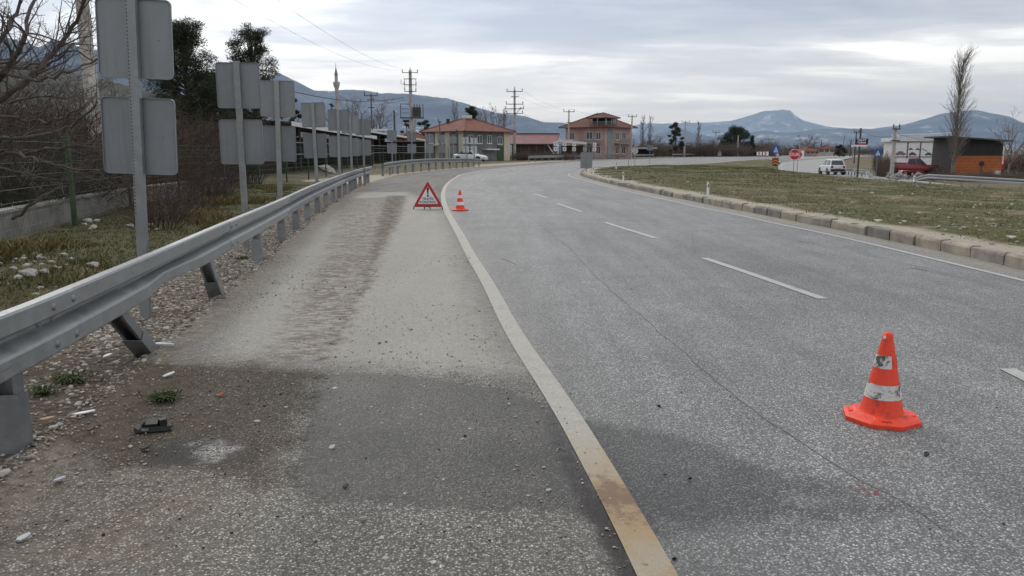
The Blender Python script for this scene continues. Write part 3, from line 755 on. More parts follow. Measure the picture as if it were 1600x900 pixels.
# ---------------------------------------------------------------- guardrails
WB = [(.045, 0), (.078, .006), (.084, .014), (.084, .094), (.076, .107), (.008, .143), (0, .150), (0, .164), (.008, .171), (.076, .199), (.084, .210), (.084, .292), (.076, .304), (.045, .312)]
WPROF = WB + [(a - .004, b) for a, b in WB[::-1]]
def w_beam(path, dent=None, grow=0.0):
    b = MB(); prof = [(a + grow, c) for a, c in WPROF]; b.sweep(prof, path)
    if dent:
        c, r_, amt = dent
        for i, v in enumerate(b.v):
            k = math.exp(-((v[1] - c) / r_) ** 2)
            if v[2] < path[0][2] + .16: b.v[i] = (v[0] - amt * k, v[1], v[2] + amt * .9 * k * (1 if v[2] < path[0][2] + .06 else .3))
    return b
def c_channel(h, w=.12, dpt=.07, t=.005, lip=.02):
    """C post, opening along +x, web at the back, standing on z = 0"""
    pr = [(-dpt / 2, -w / 2), (dpt / 2, -w / 2), (dpt / 2, -w / 2 + lip), (dpt / 2 - t, -w / 2 + lip), (dpt / 2 - t, -w / 2 + t), (-dpt / 2 + t, -w / 2 + t),
          (-dpt / 2 + t, w / 2 - t), (dpt / 2 - t, w / 2 - t), (dpt / 2 - t, w / 2 - lip), (dpt / 2, w / 2 - lip), (dpt / 2, w / 2), (-dpt / 2, w / 2)]
    b = MB(); n = len(pr)
    vs = [(a, c, -.3) for a, c in pr] + [(a, c, h) for a, c in pr]
    fs = [(i, (i + 1) % n, n + (i + 1) % n, n + i) for i in range(n)]
    fs += [(n, n + 1, n + 4, n + 5), (n + 1, n + 2, n + 3, n + 4), (n + 5, n + 6, n + 11, n), (n + 6, n + 7, n + 10, n + 11), (n + 7, n + 8, n + 9, n + 10)]
    return b.add(vs, fs)
POST = c_channel(.74).mesh('post', M['galv_post'])
def sleeve_mesh():
    b = MB(); b.box((.0, -.066, .0), (.094, .006, .62)); b.box((.0, .066, .0), (.094, .006, .62)); b.box((.044, 0, .0), (.006, .126, .62)); return b.mesh('sleeve', M['galv_post'])
SLEEVE = sleeve_mesh()
SPACER = MB().box((0, 0, 0), (.10, .11, .20)).mesh('spacer', M['galv_post'])
BOLT = MB().lathe([(0, .014), (.010, .0135), (.018, .009), (.021, .0)], 10, axis='x').mesh('bolt', M['bolt'])
def guardrail(label, curve, y_posts, z0=.455, seams=None, bent=None, detail=True, side=1, posts_pts=None):
    root = thing('guardrail', label, 'guardrail', curve[0])
    o = Vector(curve[0])
    cu = [Vector(p) - o for p in curve]
    ln = [0]
    for a, b in zip(cu, cu[1:]): ln.append(ln[-1] + (b - a).length)
    def ptat(s):
        s = min(max(s, 0), ln[-1])
        for i in range(len(ln) - 1):
            if s <= ln[i + 1]: return cu[i].lerp(cu[i + 1], (s - ln[i]) / max(1e-6, ln[i + 1] - ln[i]))
        return cu[-1]
    seams = seams or list(np.arange(0, ln[-1] - 1.5, 4.3)) + [ln[-1]]
    for i, (a, b) in enumerate(zip(seams, seams[1:])):
        b2 = min(b + (.30 if i < len(seams) - 2 else 0), ln[-1])
        n = max(3, int((b2 - a) / (.5 if detail else 1.4))) + 1
        path = [ptat(a + (b2 - a) * k / (n - 1)) + Vector((0, 0, z0)) for k in range(n)]
        dent = None
        if bent and i == bent['beam']: dent = bent['dent']
        bm = w_beam(path, None, .0045 * (i % 2))
        if dent:
            c, r_, amt = dent
            for q, v in enumerate(bm.v):
                k = math.exp(-((v[1] + o.y - c) / r_) ** 2)
                if v[2] < z0 + .145: bm.v[q] = (v[0] - amt * k, v[1], v[2] + amt * k * (.8 if v[2] < z0 + .05 else .25))
        be = bm.build('rail_beam', M['galv'], root, False, True)
        if detail:
            d = (path[1] - path[0]); d.z = 0; d.normalize(); s_ = Vector((d.y, -d.x, 0)); a_ = math.atan2(s_.y, s_.x)
            for dx, dz in ((.05, .25), (.05, .055), (.28, .25), (.28, .055), (.05, .157), (.20, .157)):
                p = ptat(a + dx) + Vector((0, 0, z0 + dz)) + s_ * ((.0845 if dz != .157 else .0005) + .0045 * (i % 2))
                link('bolt', BOLT, be, p, (0, 0, a_))
    for k, s in enumerate(y_posts):
        p = ptat(s); q = ptat(s + .1) - ptat(s - .1); a_ = math.atan2(q.y, q.x); s_ = Vector((math.sin(a_), -math.cos(a_), 0))
        base = p - s_ * .10
        base.z = 0
        tilt = (bent or {}).get('tilt', {}).get(k)
        if tilt:
            foot = Vector(tilt[0]) - o; head = p - s_ * .05 + q.normalized() * tilt[1] + Vector((0, 0, z0 + .02))
            head = head if len(tilt) < 3 else Vector(tilt[2]) - o
            ax = head - foot; h = ax.length
            po = link('post', POST, root, foot); po.rotation_mode = 'QUATERNION'
            zq = ax.normalized(); xq = -q.normalized(); xq = xq - zq * xq.dot(zq); xq.normalize(); yq = zq.cross(xq)
            po.rotation_quaternion = Matrix((xq, yq, zq)).transposed().to_quaternion(); po.scale = (1, 1, h / .74)
        else:
            po = link('post', POST, root, base, (0, 0, a_ - math.pi)); po.scale = (1, 1, .97)
            if detail: link('spacer', SPACER, root, p - s_ * .045 + Vector((0, 0, z0 + .156)), (0, 0, a_ - math.pi / 2))
        link('sleeve', SLEEVE, po, (0, 0, 0))
    return root
c1 = [(lx_at(y) + .03, y, 0) for y in np.concatenate([np.arange(-5, 20, .5), np.arange(20, 36.3, .6)])]
def s_of(curve, y):
    s = 0
    for a, b in zip(curve, curve[1:]):
        if b[1] >= y: return s + math.hypot(b[0] - a[0], b[1] - a[1]) * (y - a[1]) / (b[1] - a[1])
        s += math.hypot(b[0] - a[0], b[1] - a[1])
    return s
Lc1 = s_of(c1, 99)
seam_y = [-5, -.5, 3.82, 8.12, 12.4, 16.7, 21, 25.3, 29.6, 33.5]
f2 = G(228, 548, .02); f3 = G(338, 460, .02)
guardrail('long galvanised guardrail with bent posts between the signs and the dirty shoulder', c1,
          [s_of(c1, y) for y in (-4, -1.8, .4, 3.72 - 2, 3.72, 5.3, 7.6, 10.55, 12.9, 14.9, 16.9, 18.9, 20.9, 22.9, 24.9, 26.9, 28.9, 30.9, 32.9, 34.9, 36)],
          seams=[s_of(c1, y) for y in seam_y] + [Lc1],
          bent={'beam': 2, 'dent': (6.05, .45, .05), 'tilt': {5: (f2, 0, at(176, 484, 4.95)), 6: (f3, 0, at(318, 402, 7.5))}})
Lxy = SEC[:, 0, :]
def L_pts(ya, yb, off, z=0.0, step=1):
    return [(p[0] + off, p[1], zg(p[0], p[1]) + z) for p in Lxy if ya <= p[1] <= yb][::step]
c2 = [(-7.55, 45.5, .0), (-7.4, 48, .05), (-7.1, 51, .1), (-6.7, 54, .13), (-6.2, 57, .14), (-5.6, 60.5, .13), (-4.9, 64, .1), (-4.1, 68, .06), (-3.3, 72, 0), (-2.9, 74, -.08)]
guardrail('second guardrail curving away beyond the driveway gap, below the white car', c2, list(np.arange(.3, 30, 2.0)), z0=.45, detail=False)
c3 = [(p[0] - 1.6, p[1] + 1.0, zg(*p)) for p in Lxy if 96 <= p[1] <= 175][::2]
guardrail('distant guardrail along the outer bend in front of the pink house', c3, list(np.arange(1, 95, 4.0)), z0=.5, detail=False)
c4 = [(p[0] - 1.6, p[1] + 1.0, zg(*p)) for p in Lxy if 180 <= p[1] <= 330][::2]
guardrail('farthest guardrail along the straight below the big round tree', c4, list(np.arange(1, 160, 8.0)), z0=.5, detail=False)
# right-hand carriageway: rail faces the road, seen from its front
def rr_curve(pts): return [(x, y, zg(x, y) + dz) for x, y, dz in pts][::-1]
c5 = [(X(1429, 60), 60, -.42), (X(1446, 57.5), 57.5, 0), (X(1500, 53), 53, .02), (X(1560, 49), 49, .02), (X(1600, 46.5), 46.5, .02), (X(1700, 41.5), 41.5, .02), (X(1850, 35), 35, .02)]
guardrail('guardrail at the right picture edge with a ramped-down end, before the orange hut', [(a, b, zg(a, b) + c) for a, b, c in c5], list(np.arange(3.2, 34, 2.0)), z0=.42, detail=False)
c6 = [(X(1366, 72), 72, -.42), (X(1356, 75), 75, 0), (X(1340, 80), 80, 0), (X(1316, 90), 90, 0), (X(1300, 98), 98, 0), (X(1290, 106), 106, 0)]
guardrail('short guardrail beside the white car leaving on the right road', [(a, b, zg(a, b) + c) for a, b, c in c6][::-1], list(np.arange(1, 34, 2.0)), z0=.42, detail=False)

# ---------------------------------------------------------------- double-board road signs
def rrect(w, h, r_, n=5):
    o = []
    for cx_, cy_, a0 in ((w / 2 - r_, h / 2 - r_, 0), (-w / 2 + r_, h / 2 - r_, 90), (-w / 2 + r_, -h / 2 + r_, 180), (w / 2 - r_, -h / 2 + r_, 270)):
        for k in range(n + 1):
            t = R(a0 + 90 * k / n); o.append((cx_ + r_ * math.cos(t), cy_ + r_ * math.sin(t)))
    return o
BW, BH = .635, .665
def board_mesh(mat):
    b = MB(); p = rrect(BW, BH, .045); n = len(p); q = rrect(BW - .012, BH - .012, .04)
    # folded rim: outer skirt and recessed sheet seen from behind (-y)
    vs = [(a, -.022, c) for a, c in p] + [(a, .0, c) for a, c in p] + [(a, -.022, c) for a, c in q] + [(a, -.006, c) for a, c in q]
    fs = [tuple(range(n, 2 * n))]
    for i in range(n):
        j = (i + 1) % n
        fs += [(i, n + i, n + j, j), (i, j, 2 * n + j, 2 * n + i), (2 * n + i, 2 * n + j, 3 * n + j, 3 * n + i)]
    fs.append(tuple(range(3 * n, 4 * n))[::-1]); b.add(vs, fs)
    me = b.mesh('board', mat); m = bmesh.new(); m.from_mesh(me); bmesh.ops.recalc_face_normals(m, faces=m.faces); m.to_mesh(me); m.free(); return me
BOARD = board_mesh(M['alu'])
BOARD_P = board_mesh(M['alu_pale'])
def sign_post_mesh(h):
    b = MB(); w, d = .085, .055
    pr = [(-w / 2, 0), (-w / 2, d), (w / 2, d), (w / 2, 0), (w / 2 - .022, 0), (w / 2 - .022, .006), (w / 2 - .006, .006), (w / 2 - .006, d - .006), (-w / 2 + .006, d - .006), (-w / 2 + .006, .006), (-w / 2 + .022, .006), (-w / 2 + .022, 0)]
    n = len(pr); b.add([(a, -c - .006 + .0, -.4) for a, c in pr] + [(a, -c - .006, h) for a, c in pr], [(i, (i + 1) % n, n + (i + 1) % n, n + i) for i in range(n)] + [(n + 1, n + 2, n + 7, n + 8), (n, n + 1, n + 8, n + 9), (n + 2, n + 3, n + 6, n + 7)])
    me = b.mesh('post', M['galv_post']); m = bmesh.new(); m.from_mesh(me); bmesh.ops.recalc_face_normals(m, faces=m.faces); m.to_mesh(me); m.free(); return me
SPOST = sign_post_mesh(2.80)
HOLE = MB().lathe([(0, -.0625), (.006, -.0625), (.006, -.0605)], 6, axis='y').mesh('hole', M['black'])
RIVET = MB().lathe([(0, -.012), (.006, -.010), (.008, -.005)], 8, axis='y').mesh('rivet', M['bolt'])
def double_sign(loc, rz, label, board=BOARD, near=False, lean=0.0):
    t = thing('road_sign', label, 'road sign', loc, rz, 'double-board curve signs along the outer edge of the bend')
    hv = 0.0 if near else math.sin(loc[0] * 37.1 + loc[1] * 11.3); t.rotation_euler = (R(.5) * math.cos(loc[1] * 9.7), lean + R(.7) * hv, rz + R(3) * hv)
    po = link('post', SPOST, t)
    for z in (2.452, 1.625):
        bo = link('board', board, t, (0, .02, z))
        if near: link('rivet', RIVET, bo, (.20, 0, .0))
    if near:
        hm = MB()
        for k in range(60): hm.box((-.032, -.0625, .95 + k * .0305), (.007, .003, .012))
        hm.build('hole_row', M['black'], po)
    return t
sg = G(230, 489, .03)
double_sign((sg.x, sg.y, 0), R(3), 'nearest double-board sign seen from behind, its post holes showing, beside the bare tree', near=True, lean=R(2.0))
spots = [(376, 213, 11.8, 'second double-board sign from behind, with two whole boards in front of the pines', 4),
         (432, 216, 14.8, 'third double-board sign, partly covered by the boards to its left', 6),
         (493, 215, 21.5, 'fourth double-board sign, standing clear against the dark open shed', 8),
         (528, 216, 25.2, 'fifth double-board sign, under the minaret, first of three overlapping ones', 8),
         (548, 217, 29.3, 'sixth double-board sign, middle one of the three overlapping ones', 8),
         (567, 218, 33, 'seventh double-board sign, last of the three overlapping ones by the rail end', 8),
         (612, 226, 51, 'double-board sign behind the start of the second guardrail', 10),
         (643, 228, 56, 'double-board sign in front of the transformer pole', 10),
         (671, 229, 62.5, 'double-board sign before the left front of the hip-roofed house', 12),
         (690, 229, 67, 'double-board sign before the white awning of the hip-roofed house', 12),
         (708, 230, 72, 'double-board sign just left of the parked white saloon', 12)]
for px, py, d, lb, rz in spots:
    p = at(px, py, d); double_sign((p.x, p.y, zg(p.x, p.y)), R(rz), lb, lean=R(.6) if d == 14.8 else 0)
for px, d, lb in ((728, 77, 'pale double-board sign over the tail of the white saloon'), (741, 80.5, 'pale double-board sign over the bonnet of the white saloon')):
    p = at(px, 228, d); double_sign((p.x, p.y, zg(p.x, p.y)), R(20), lb, BOARD_P)
# the same signs farther round the bend, now showing their printed fronts
def chevron_front(loc, rz, label):
    t = thing('road_sign', label, 'road sign', loc, rz, 'double-board curve signs showing their fronts')
    link('post', SPOST, t, (0, .06, 0))
    for z in (2.452, 1.625):
        bo = MB().prism(rrect(BW, BH, .04), (0, -.02, z), (1, 0, 0), (0, 0, 1), (0, 1, 0), .016).build('board', M['sign_white'], t, fix=True)
        MB().prism([(-.13, -.15), (-.04, -.15), (.1, 0), (-.04, .15), (-.13, .15), (.0, 0)], (0, -.026, z), (1, 0, 0), (0, 0, 1), (0, 1, 0), .005).build('chevron', M['black'], bo, fix=True)
    return t
for px, d, lb in ((868, 124, 'white-fronted arrow sign at the gable of the maroon-roofed barn'), (882, 128, 'white-fronted arrow sign beside the pole by the pink house'),
                  (897, 132, 'third white-fronted arrow sign, before the small shed roof'), (914, 136, 'white-fronted arrow sign just above the grey sign back on the island'),
                  (929, 140, 'white-fronted arrow sign before the door of the pink house')):
    p = at(px, 232, d); chevron_front((p.x, p.y, zg(p.x, p.y) + .1), R(-14), lb)

# ---------------------------------------------------------------- traffic cones
def cone_mat(name, col):
    t = NT(name); c = t.coords('Object'); f = t.noise(c, 7, 5, .65); g = t.noise(t.coords('Object', (1, 1, .6)), 13, 5, .7)
    k = t.mix(t.map(f, .3, .7), tuple(x * .88 for x in col), col)
    k = t.mix(t.map(g, .54, .70, 0, .6), k, (.14, .045, .03)); k = t.mix(t.map(t.noise(c, 40, 3), .6, .7, 0, .4), k, (.2, .06, .04)); return t.done(k, t.map(g, .3, .7, .40, .65))
M['cone'] = cone_mat('orange_cone_plastic', (.86, .062, .022))
def band_mat():
    t = NT('worn_reflective_band'); c = t.coords('Object'); g = t.noise(c, 16, 5, .7, .6); v = t.noise(t.coords('Object', (1, 1, 1.6)), 9, 5, .7, 1.0)
    k = t.mix(t.map(v, .50, .62), (.62, .61, .60), (.09, .075, .065)); k = t.mix(t.map(g, .62, .68, 0, .7), k, (.30, .22, .17)); return t.done(k, .5)
M['band'] = band_mat()
M['band_clean'] = pm('reflective_band', (.74, .74, .74), .45, 0, .08, 12)
def cone(loc, rz, label, worn=True, H=.5):
    t = thing('traffic_cone', label, 'traffic cone', loc, rz, 'orange traffic cones on the road')
    # octagonal foot with raised collar
    b = MB(); s_ = .185
    def octo(r_, z, c=.42): return [(r_ * a, r_ * q, z) for a, q in ((1, -c), (1, c), (c, 1), (-c, 1), (-1, c), (-1, -c), (-c, -1), (c, -1))]
    lv = [octo(s_, .0), octo(s_ + .004, .006), octo(s_ + .004, .026), octo(s_ - .012, .036), octo(.142, .042, .5), octo(.128, .052, .45)]
    vs = [p for l in lv for p in l]; fs = [tuple(range(8))[::-1]]
    for i in range(len(lv) - 1):
        for k in range(8): fs.append((i * 8 + k, i * 8 + (k + 1) % 8, i * 8 + 8 + (k + 1) % 8, i * 8 + 8 + k))
    fs.append(tuple(range(40, 48))); b.add(vs, fs)
    ba = b.build('base', M['cone'], t, False, True)
    for k, a in enumerate((45, 135, 225, 315)):
        MB().box((.155 * math.cos(R(a)), .155 * math.sin(R(a)), .037), (.05, .028, .016), Matrix.Rotation(R(a + 90), 3, 'Z')).build('stacking_lug', M['cone'], ba)
    def rz_(z): return .112 - (z - .05) * (.112 - .030) / (.46 - .05)
    prof = [(.118, .048), (.114, .056), (rz_(.075), .075), (rz_(.43), .43), (.034, .44), (.030, .452), (.028, .478), (.025, .488), (.018, .497), (.009, .500), (.0, .501)]
    MB().lathe(prof, 32).build('body', M['cone'], t, True)
    for z0, z1 in ((.135, .215), (.305, .375)):
        lo = MB(); n = 32; vs = []; fs = []
        for k in range(n + 1):
            a = 2 * math.pi * k / n
            for z in (z0, (z0 + z1) / 2, z1): vs.append(((rz_(z) + .0022) * math.cos(a), (rz_(z) + .0022) * math.sin(a), z))
        for k in range(n):
            if worn and z0 > .3 and (k / n > .93 or k / n < .11): continue
            for j in range(2): fs.append((k * 3 + j, k * 3 + 3 + j, k * 3 + 4 + j, k * 3 + 1 + j))
        lo.add(vs, fs).build('reflective_band', M['band'] if worn else M['band_clean'], t, True)
    MB().lathe([(0, -.0302), (.009, -.0302), (.009, -.027)], 12, (0, 0, .474), 'y').build('eyelet', M['sign_white'], t)
    return t
p = G(1376, 655, .02); cone((p.x, p.y, zg(p.x, p.y) + .021), R(-62), 'near orange traffic cone with torn dirty white bands, on the right lane')
p = G(719, 329, .02); cone((p.x, p.y, zg(p.x, p.y) + .021), R(20), 'distant orange traffic cone with clean white bands, right of the triangle sign', False).scale = (1.02, 1.02, 1.02)

# ---------------------------------------------------------------- text helper
def text_obj(s, size, mat, parent, loc, rot=(math.pi / 2, 0, 0), name='lettering', bold=.0, sx=1.0):
    cu = bpy.data.curves.new('txt', 'FONT'); cu.body = s; cu.size = size; cu.align_x = 'CENTER'; cu.align_y = 'CENTER'; cu.extrude = .002; cu.offset = bold
    ob = bpy.data.objects.new('txt', cu); COL.objects.link(ob)
    dg = bpy.context.evaluated_depsgraph_get(); me = bpy.data.meshes.new_from_object(ob.evaluated_get(dg))
    bpy.data.objects.remove(ob); me.name = name; me.materials.clear(); me.materials.append(mat)
    o = link(name, me, parent, loc, rot); o.scale = (sx, 1, 1); return o

# ---------------------------------------------------------------- triangular traffic-control sign
p = G(669, 327, .02)
t = thing('warning_triangle', 'folding red and white triangle sign reading TRAFİK KONTROL, standing on the shoulder', 'road sign', (p.x, p.y, zg(p.x, p.y) + .02), R(2))
TS = .745; th = TS * .866; z0 = .07
def tri(k): return [(-TS / 2 * k, -th / 3 * k), (TS / 2 * k, -th / 3 * k), (0, th * 2 / 3 * k)]
def round_tri(k, r_=.035):
    o = []; T = tri(k)
    for i in range(3):
        a, b, c = Vector(T[i - 1]), Vector(T[i]), Vector(T[(i + 1) % 3])
        d0, d1 = (a - b).normalized(), (c - b).normalized()
        for q in range(5):
            f = q / 4; o.append(tuple(b + d0 * r_ * 1.7 * (1 - f) ** 2 + d1 * r_ * 1.7 * f ** 2))
    return o
cz = z0 + th / 3
pl = MB().prism(round_tri(1.0), (0, 0, cz), (1, 0, 0), (0, 0, 1), (0, 1, 0), .012).build('panel', M['sign_red'], t, fix=True)
MB().prism(round_tri(.70, .02), (0, -.004, cz), (1, 0, 0), (0, 0, 1), (0, 1, 0), .005).build('white_field', M['sign_white'], pl, fix=True)
ex = MB(); ex.prism([(-.030, .12), (.030, .12), (.013, -.045), (-.013, -.045)], (0, -.008, cz + .145), (1, 0, 0), (0, 0, 1), (0, 1, 0), .004)
ex.prism([(.027 * math.cos(k * math.pi / 6), .027 * math.sin(k * math.pi / 6)) for k in range(12)], (0, -.008, cz + .06), (1, 0, 0), (0, 0, 1), (0, 1, 0), .004)
ex.build('exclamation_mark', M['black'], pl, fix=True)
text_obj('TRAFİK', .088, M['black'], pl, (0, -.0065, cz - .022), bold=.0012)
text_obj('KONTROL', .088, M['black'], pl, (0, -.0065, cz - .105), bold=.0012)
fr = MB()
fr.tube([(-.36, .006, z0 - .004), (.36, .006, z0 - .004)], .009, 6); fr.build('crossbar', M['steel_dark'], t)
for sx in (-1, 1):
    MB().tube([(sx * .36, .006, z0), (sx * .365, -.01, .03), (sx * .37, -.02, .0)], .013, 8).build('foot', M['black'], t)
MB().tube([(-.09, .02, z0), (-.10, .03, .0)], .013, 8).build('foot', M['black'], t)
MB().tube([(-.02, .0, z0), (.05, -.03, .055), (.06, -.05, .0)], .013, 8).build('foot', M['black'], t)

# ---------------------------------------------------------------- green mesh fence on the left
fence = thing('mesh_fence', 'green welded mesh fence on posts behind the row of sign backs', 'fence', (FENCE[0][0], FENCE[0][1], 0))
fo = Vector((FENCE[0][0], FENCE[0][1], 0))
fl = [0]
for a, b in zip(FENCE, FENCE[1:]): fl.append(fl[-1] + math.hypot(b[0] - a[0], b[1] - a[1]))
def fat(s): return Vector((np.interp(s, fl, [q[0] for q in FENCE]), np.interp(s, fl, [q[1] for q in FENCE]), .06))
ystops = [-6, -2, 2, 6, 10.2, 14.4, 18.5, 23, 27, 31, 35, 39, 43, 47.5, 52, 56.5, 61, 66, 71, 76, 82, 88]
ss = [np.interp(y, [q[1] for q in FENCE], fl) for y in ystops]
FPOST = MB().box((0, 0, .82), (.055, .055, 1.64)).box((0, 0, 1.655), (.062, .062, .03)).mesh('post', M['fence_green'])
M['post_moss'] = pm('mossy_green_post', (.045, .075, .03), .7, 0, .35, 6)
FPOST2 = MB().box((0, 0, .82), (.075, .075, 1.64)).box((0, 0, 1.655), (.085, .085, .03)).mesh('post', M['post_moss'])
for i, s_ in enumerate(ss):
    p = fat(s_) - fo; link('post', FPOST2 if abs(ystops[i] - 14.4) < .1 else FPOST, fence, p)
for i, (a, b) in enumerate(zip(ss, ss[1:])):
    p0, p1 = fat(a) - fo, fat(b) - fo; L = (p1 - p0).length; d = (p1 - p0) / L; dist = (p0 + fo).y
    wb = MB(); thin = .0022 if dist < 25 else .003
    for z in (.05, .25, .45, .65, .85, 1.05, 1.25, 1.45, 1.58): wb.tube([p0 + Vector((0, 0, z)), p1 + Vector((0, 0, z))], thin * 1.5, 3, False)
    n = int(L / (.055 if dist < 30 else .11 if dist < 50 else .25))
    for k in range(1, n):
        q = p0 + d * (L * k / n); wb.tube([q + Vector((0, 0, .04)), q + Vector((0, 0, 1.62))], thin, 3, False)
    wb.build('wire_panel', M['fence_green'], fence)
# low concrete wall behind the fence, and the lane it retains
wl_pts = [(p[0] - 1.0, p[1], 0) for p in FENCE[:7]]
o = MB().sweep([(-.1, -.2), (.1, -.2), (.1, .42), (-.1, .42)], wl_pts).build('low_wall', M['concrete_dark'], None, False, True)
tag(o, 'low grey concrete wall running along behind the mesh fence', 'wall')
o = MB().sweep([(-.13, .42), (.13, .42), (.13, .47), (-.13, .47)], wl_pts).build('coping', M['concrete'], o, False, True)
lane = [(-11.2, -6), (-11.8, 9), (-12.8, 14.4), (-13.8, 18.5), (-14.6, 23), (-15.5, 32)]
ln_ = MB().sweep([(-2.6, -.3), (2.6, -.3), (2.6, .10), (-2.6, .10)], [(a, b, 0) for a, b in lane]).build('lane', pm('lane_concrete', (.30, .285, .26), .9, 0, .25, .8, .2, kind='World'), None, False, True)
struct(ln_)
M['rusty'] = pm('rust_red_sheet', (.165, .062, .04), .8, 0, .35, .9)
w_ = thing('rusty_wall', 'rust-red sheet metal wall behind the leafless branches', 'wall', (-20, 20, 0), R(12))
for k in range(9): MB().box((-6 + k * 1.28, 0, .95), (1.24, .05 + .02 * (k % 2), 1.9)).build('sheet', M['rusty'], w_)
MB().box((-.9, 0, 1.93), (11.6, .1, .06)).build('cap_rail', M['steel_dark'], w_)

# ---------------------------------------------------------------- vegetation
def bark(name, c): return pm(name, c, .9, 0, .35, 9, .3)
M['bark_grey'] = bark('grey_bark', (.085, .07, .063)); M['bark_brown'] = bark('brown_twig', (.062, .042, .033)); M['bark_pop'] = bark('poplar_bark', (.19, .165, .14))
M['bark_pine'] = bark('pine_bark', (.09, .065, .05))
def leafm(name, a, b, sc=1.6):
    t = NT(name); c = t.coords('Object'); k = t.mix(t.map(t.noise(c, sc, 4, .6), .32, .68), a, b)
    k = t.mix(t.map(t.noise(c, sc * 9, 2), .45, .7, 0, .5), k, tuple(x * 1.5 for x in b)); return t.done(k, .75, 0, .25)
M['needle'] = leafm('pine_needles', (.018, .026, .015), (.045, .056, .03))
M['cypress'] = leafm('dark_evergreen_leaf', (.018, .028, .017), (.036, .050, .028))
def grow(mb, p, d, L, r0, depth_, rr, segs=5, wob=.25, up=.0, kids=5, spread=.8, shrink=.55, rmin=.003, n0=6, kstart=.25):
    pts = [Vector(p)]; rad = [r0]; d = Vector(d).normalized(); dirs = []
    for k in range(segs):
        d = (d + Vector((rr.gauss(0, wob), rr.gauss(0, wob), rr.gauss(0, wob) + up)) * .5).normalized()
        pts.append(pts[-1] + d * (L / segs)); rad.append(max(rmin, r0 * (1 - .72 * (k + 1) / segs))); dirs.append(d.copy())
    mb.tube(pts, rad, n0 if r0 > .02 else 4 if r0 > .008 else 3, False)
    if depth_ <= 0: return
    for k in range(kids):
        f = kstart + (1 - kstart) * (k + rr.random()) / kids; i = min(segs - 1, int(f * segs)); q = pts[i].lerp(pts[i + 1], f * segs - i)
        ax = dirs[i].orthogonal().normalized(); ax.rotate(Matrix.Rotation(rr.uniform(0, 6.283), 3, dirs[i]))
        nd = (dirs[i] * (1 - .35 * spread) + ax * spread * rr.uniform(.6, 1.2)).normalized()
        grow(mb, q, nd, L * shrink * rr.uniform(.65, 1.25) * (1.15 - .5 * f), max(rmin, rad[i] * .6), depth_ - 1, rr, max(3, segs - 1), wob, up, max(2, kids - 1), spread, shrink, rmin, max(3, n0 - 1), kstart)

# foreground bare tree behind the fence: limbs laid out, twigs grown
tr = thing('bare_tree', 'leafless tree with long crossing branches at the left picture edge', 'tree', (-8.9, 10.4, 0))
to = Vector((-8.9, 10.4, 0)); rr = random.Random(11)
mb = MB()
mb.tube([(0, 0, -.2), (.05, 0, .6), (.15, -.05, 1.2), (.3, -.1, 1.7)], [.17, .14, .12, .10], 9, False); mb.build('trunk', M['bark_grey'], tr, True)
limbs = [([(-150, 230), (-60, 190), (10, 150), (62, 108), (98, 62), (124, 22), (142, -30)], 8.9, .060), ([(-150, 225), (-60, 120), (4, 62), (24, 22), (40, -30)], 9.2, .052),
         ([(-120, 210), (-30, 150), (18, 98), (36, 62), (46, 32), (58, -30)], 8.6, .058), ([(-150, 240), (-40, 225), (20, 216), (70, 211), (112, 196), (152, 160)], 9.0, .036),
         ([(-160, 245), (-50, 236), (10, 236), (60, 237), (105, 229), (158, 231), (210, 240)], 9.6, .040), ([(-150, 235), (-50, 190), (0, 182), (48, 189), (95, 185), (130, 168), (150, 145)], 9.3, .034),
         ([(-150, 238), (-30, 245), (20, 240), (60, 252), (108, 262), (160, 268), (190, 262)], 8.7, .028), ([(-150, 232), (-40, 110), (0, 104), (40, 106), (75, 90), (110, 80), (150, 96)], 9.4, .030),
         ([(-150, 235), (-30, 130), (10, 118), (60, 125), (110, 112), (150, 96), (175, 80)], 8.5, .034), ([(-150, 240), (-60, 262), (0, 262), (40, 275), (80, 283), (100, 300)], 8.9, .026),
         ([(20, 342), (50, 318), (80, 300), (110, 285), (150, 277)], 9.4, .030), ([(-120, 215), (-60, 60), (-30, 10), (0, -30)], 8.8, .05), ([(60, 108), (85, 98), (112, 70), (130, 66), (150, 40)], 9.0, .018),
         ([(-150, 240), (-20, 160), (20, 160), (70, 150), (100, 155), (128, 142)], 9.8, .026)]
br = MB()
for pix, d, r0 in limbs:
    ps = []
    for i, q in enumerate(pix):
        ps.append(at(q[0], q[1], d + .25 * math.sin(i * 1.7 + d * 5)) - to)
    ps = [Vector(v) for v in catmull([tuple(v) for v in ps], 4)]
    if pix[0][0] < -100: ps[0] = Vector((.3, -.1, 1.65))
    r0 *= .78; n = len(ps); rad = [r0 * (1 - .72 * i / (n - 1)) for i in range(n)]
    ps = [v + Vector((rr.gauss(0, .012), rr.gauss(0, .012), rr.gauss(0, .014))) for v in ps]
    br.tube(ps, rad, 7, False)
    for k in range(int(n * .8)):
        i = rr.randrange(2, n - 1); d0 = (ps[i + 1] - ps[i]).normalized()
        nd = (d0 * .6 + Vector((rr.uniform(-.8, .8), rr.uniform(-.5, .5), rr.uniform(-.35, 1.0)))).normalized()
        grow(br, ps[i], nd, rr.uniform(.25, .8), max(.0045, rad[i] * .42), 2, rr, 5, .35, .05, 3, .8, .5, .0022, 5)
br.build('crown', M['bark_grey'], tr, True)
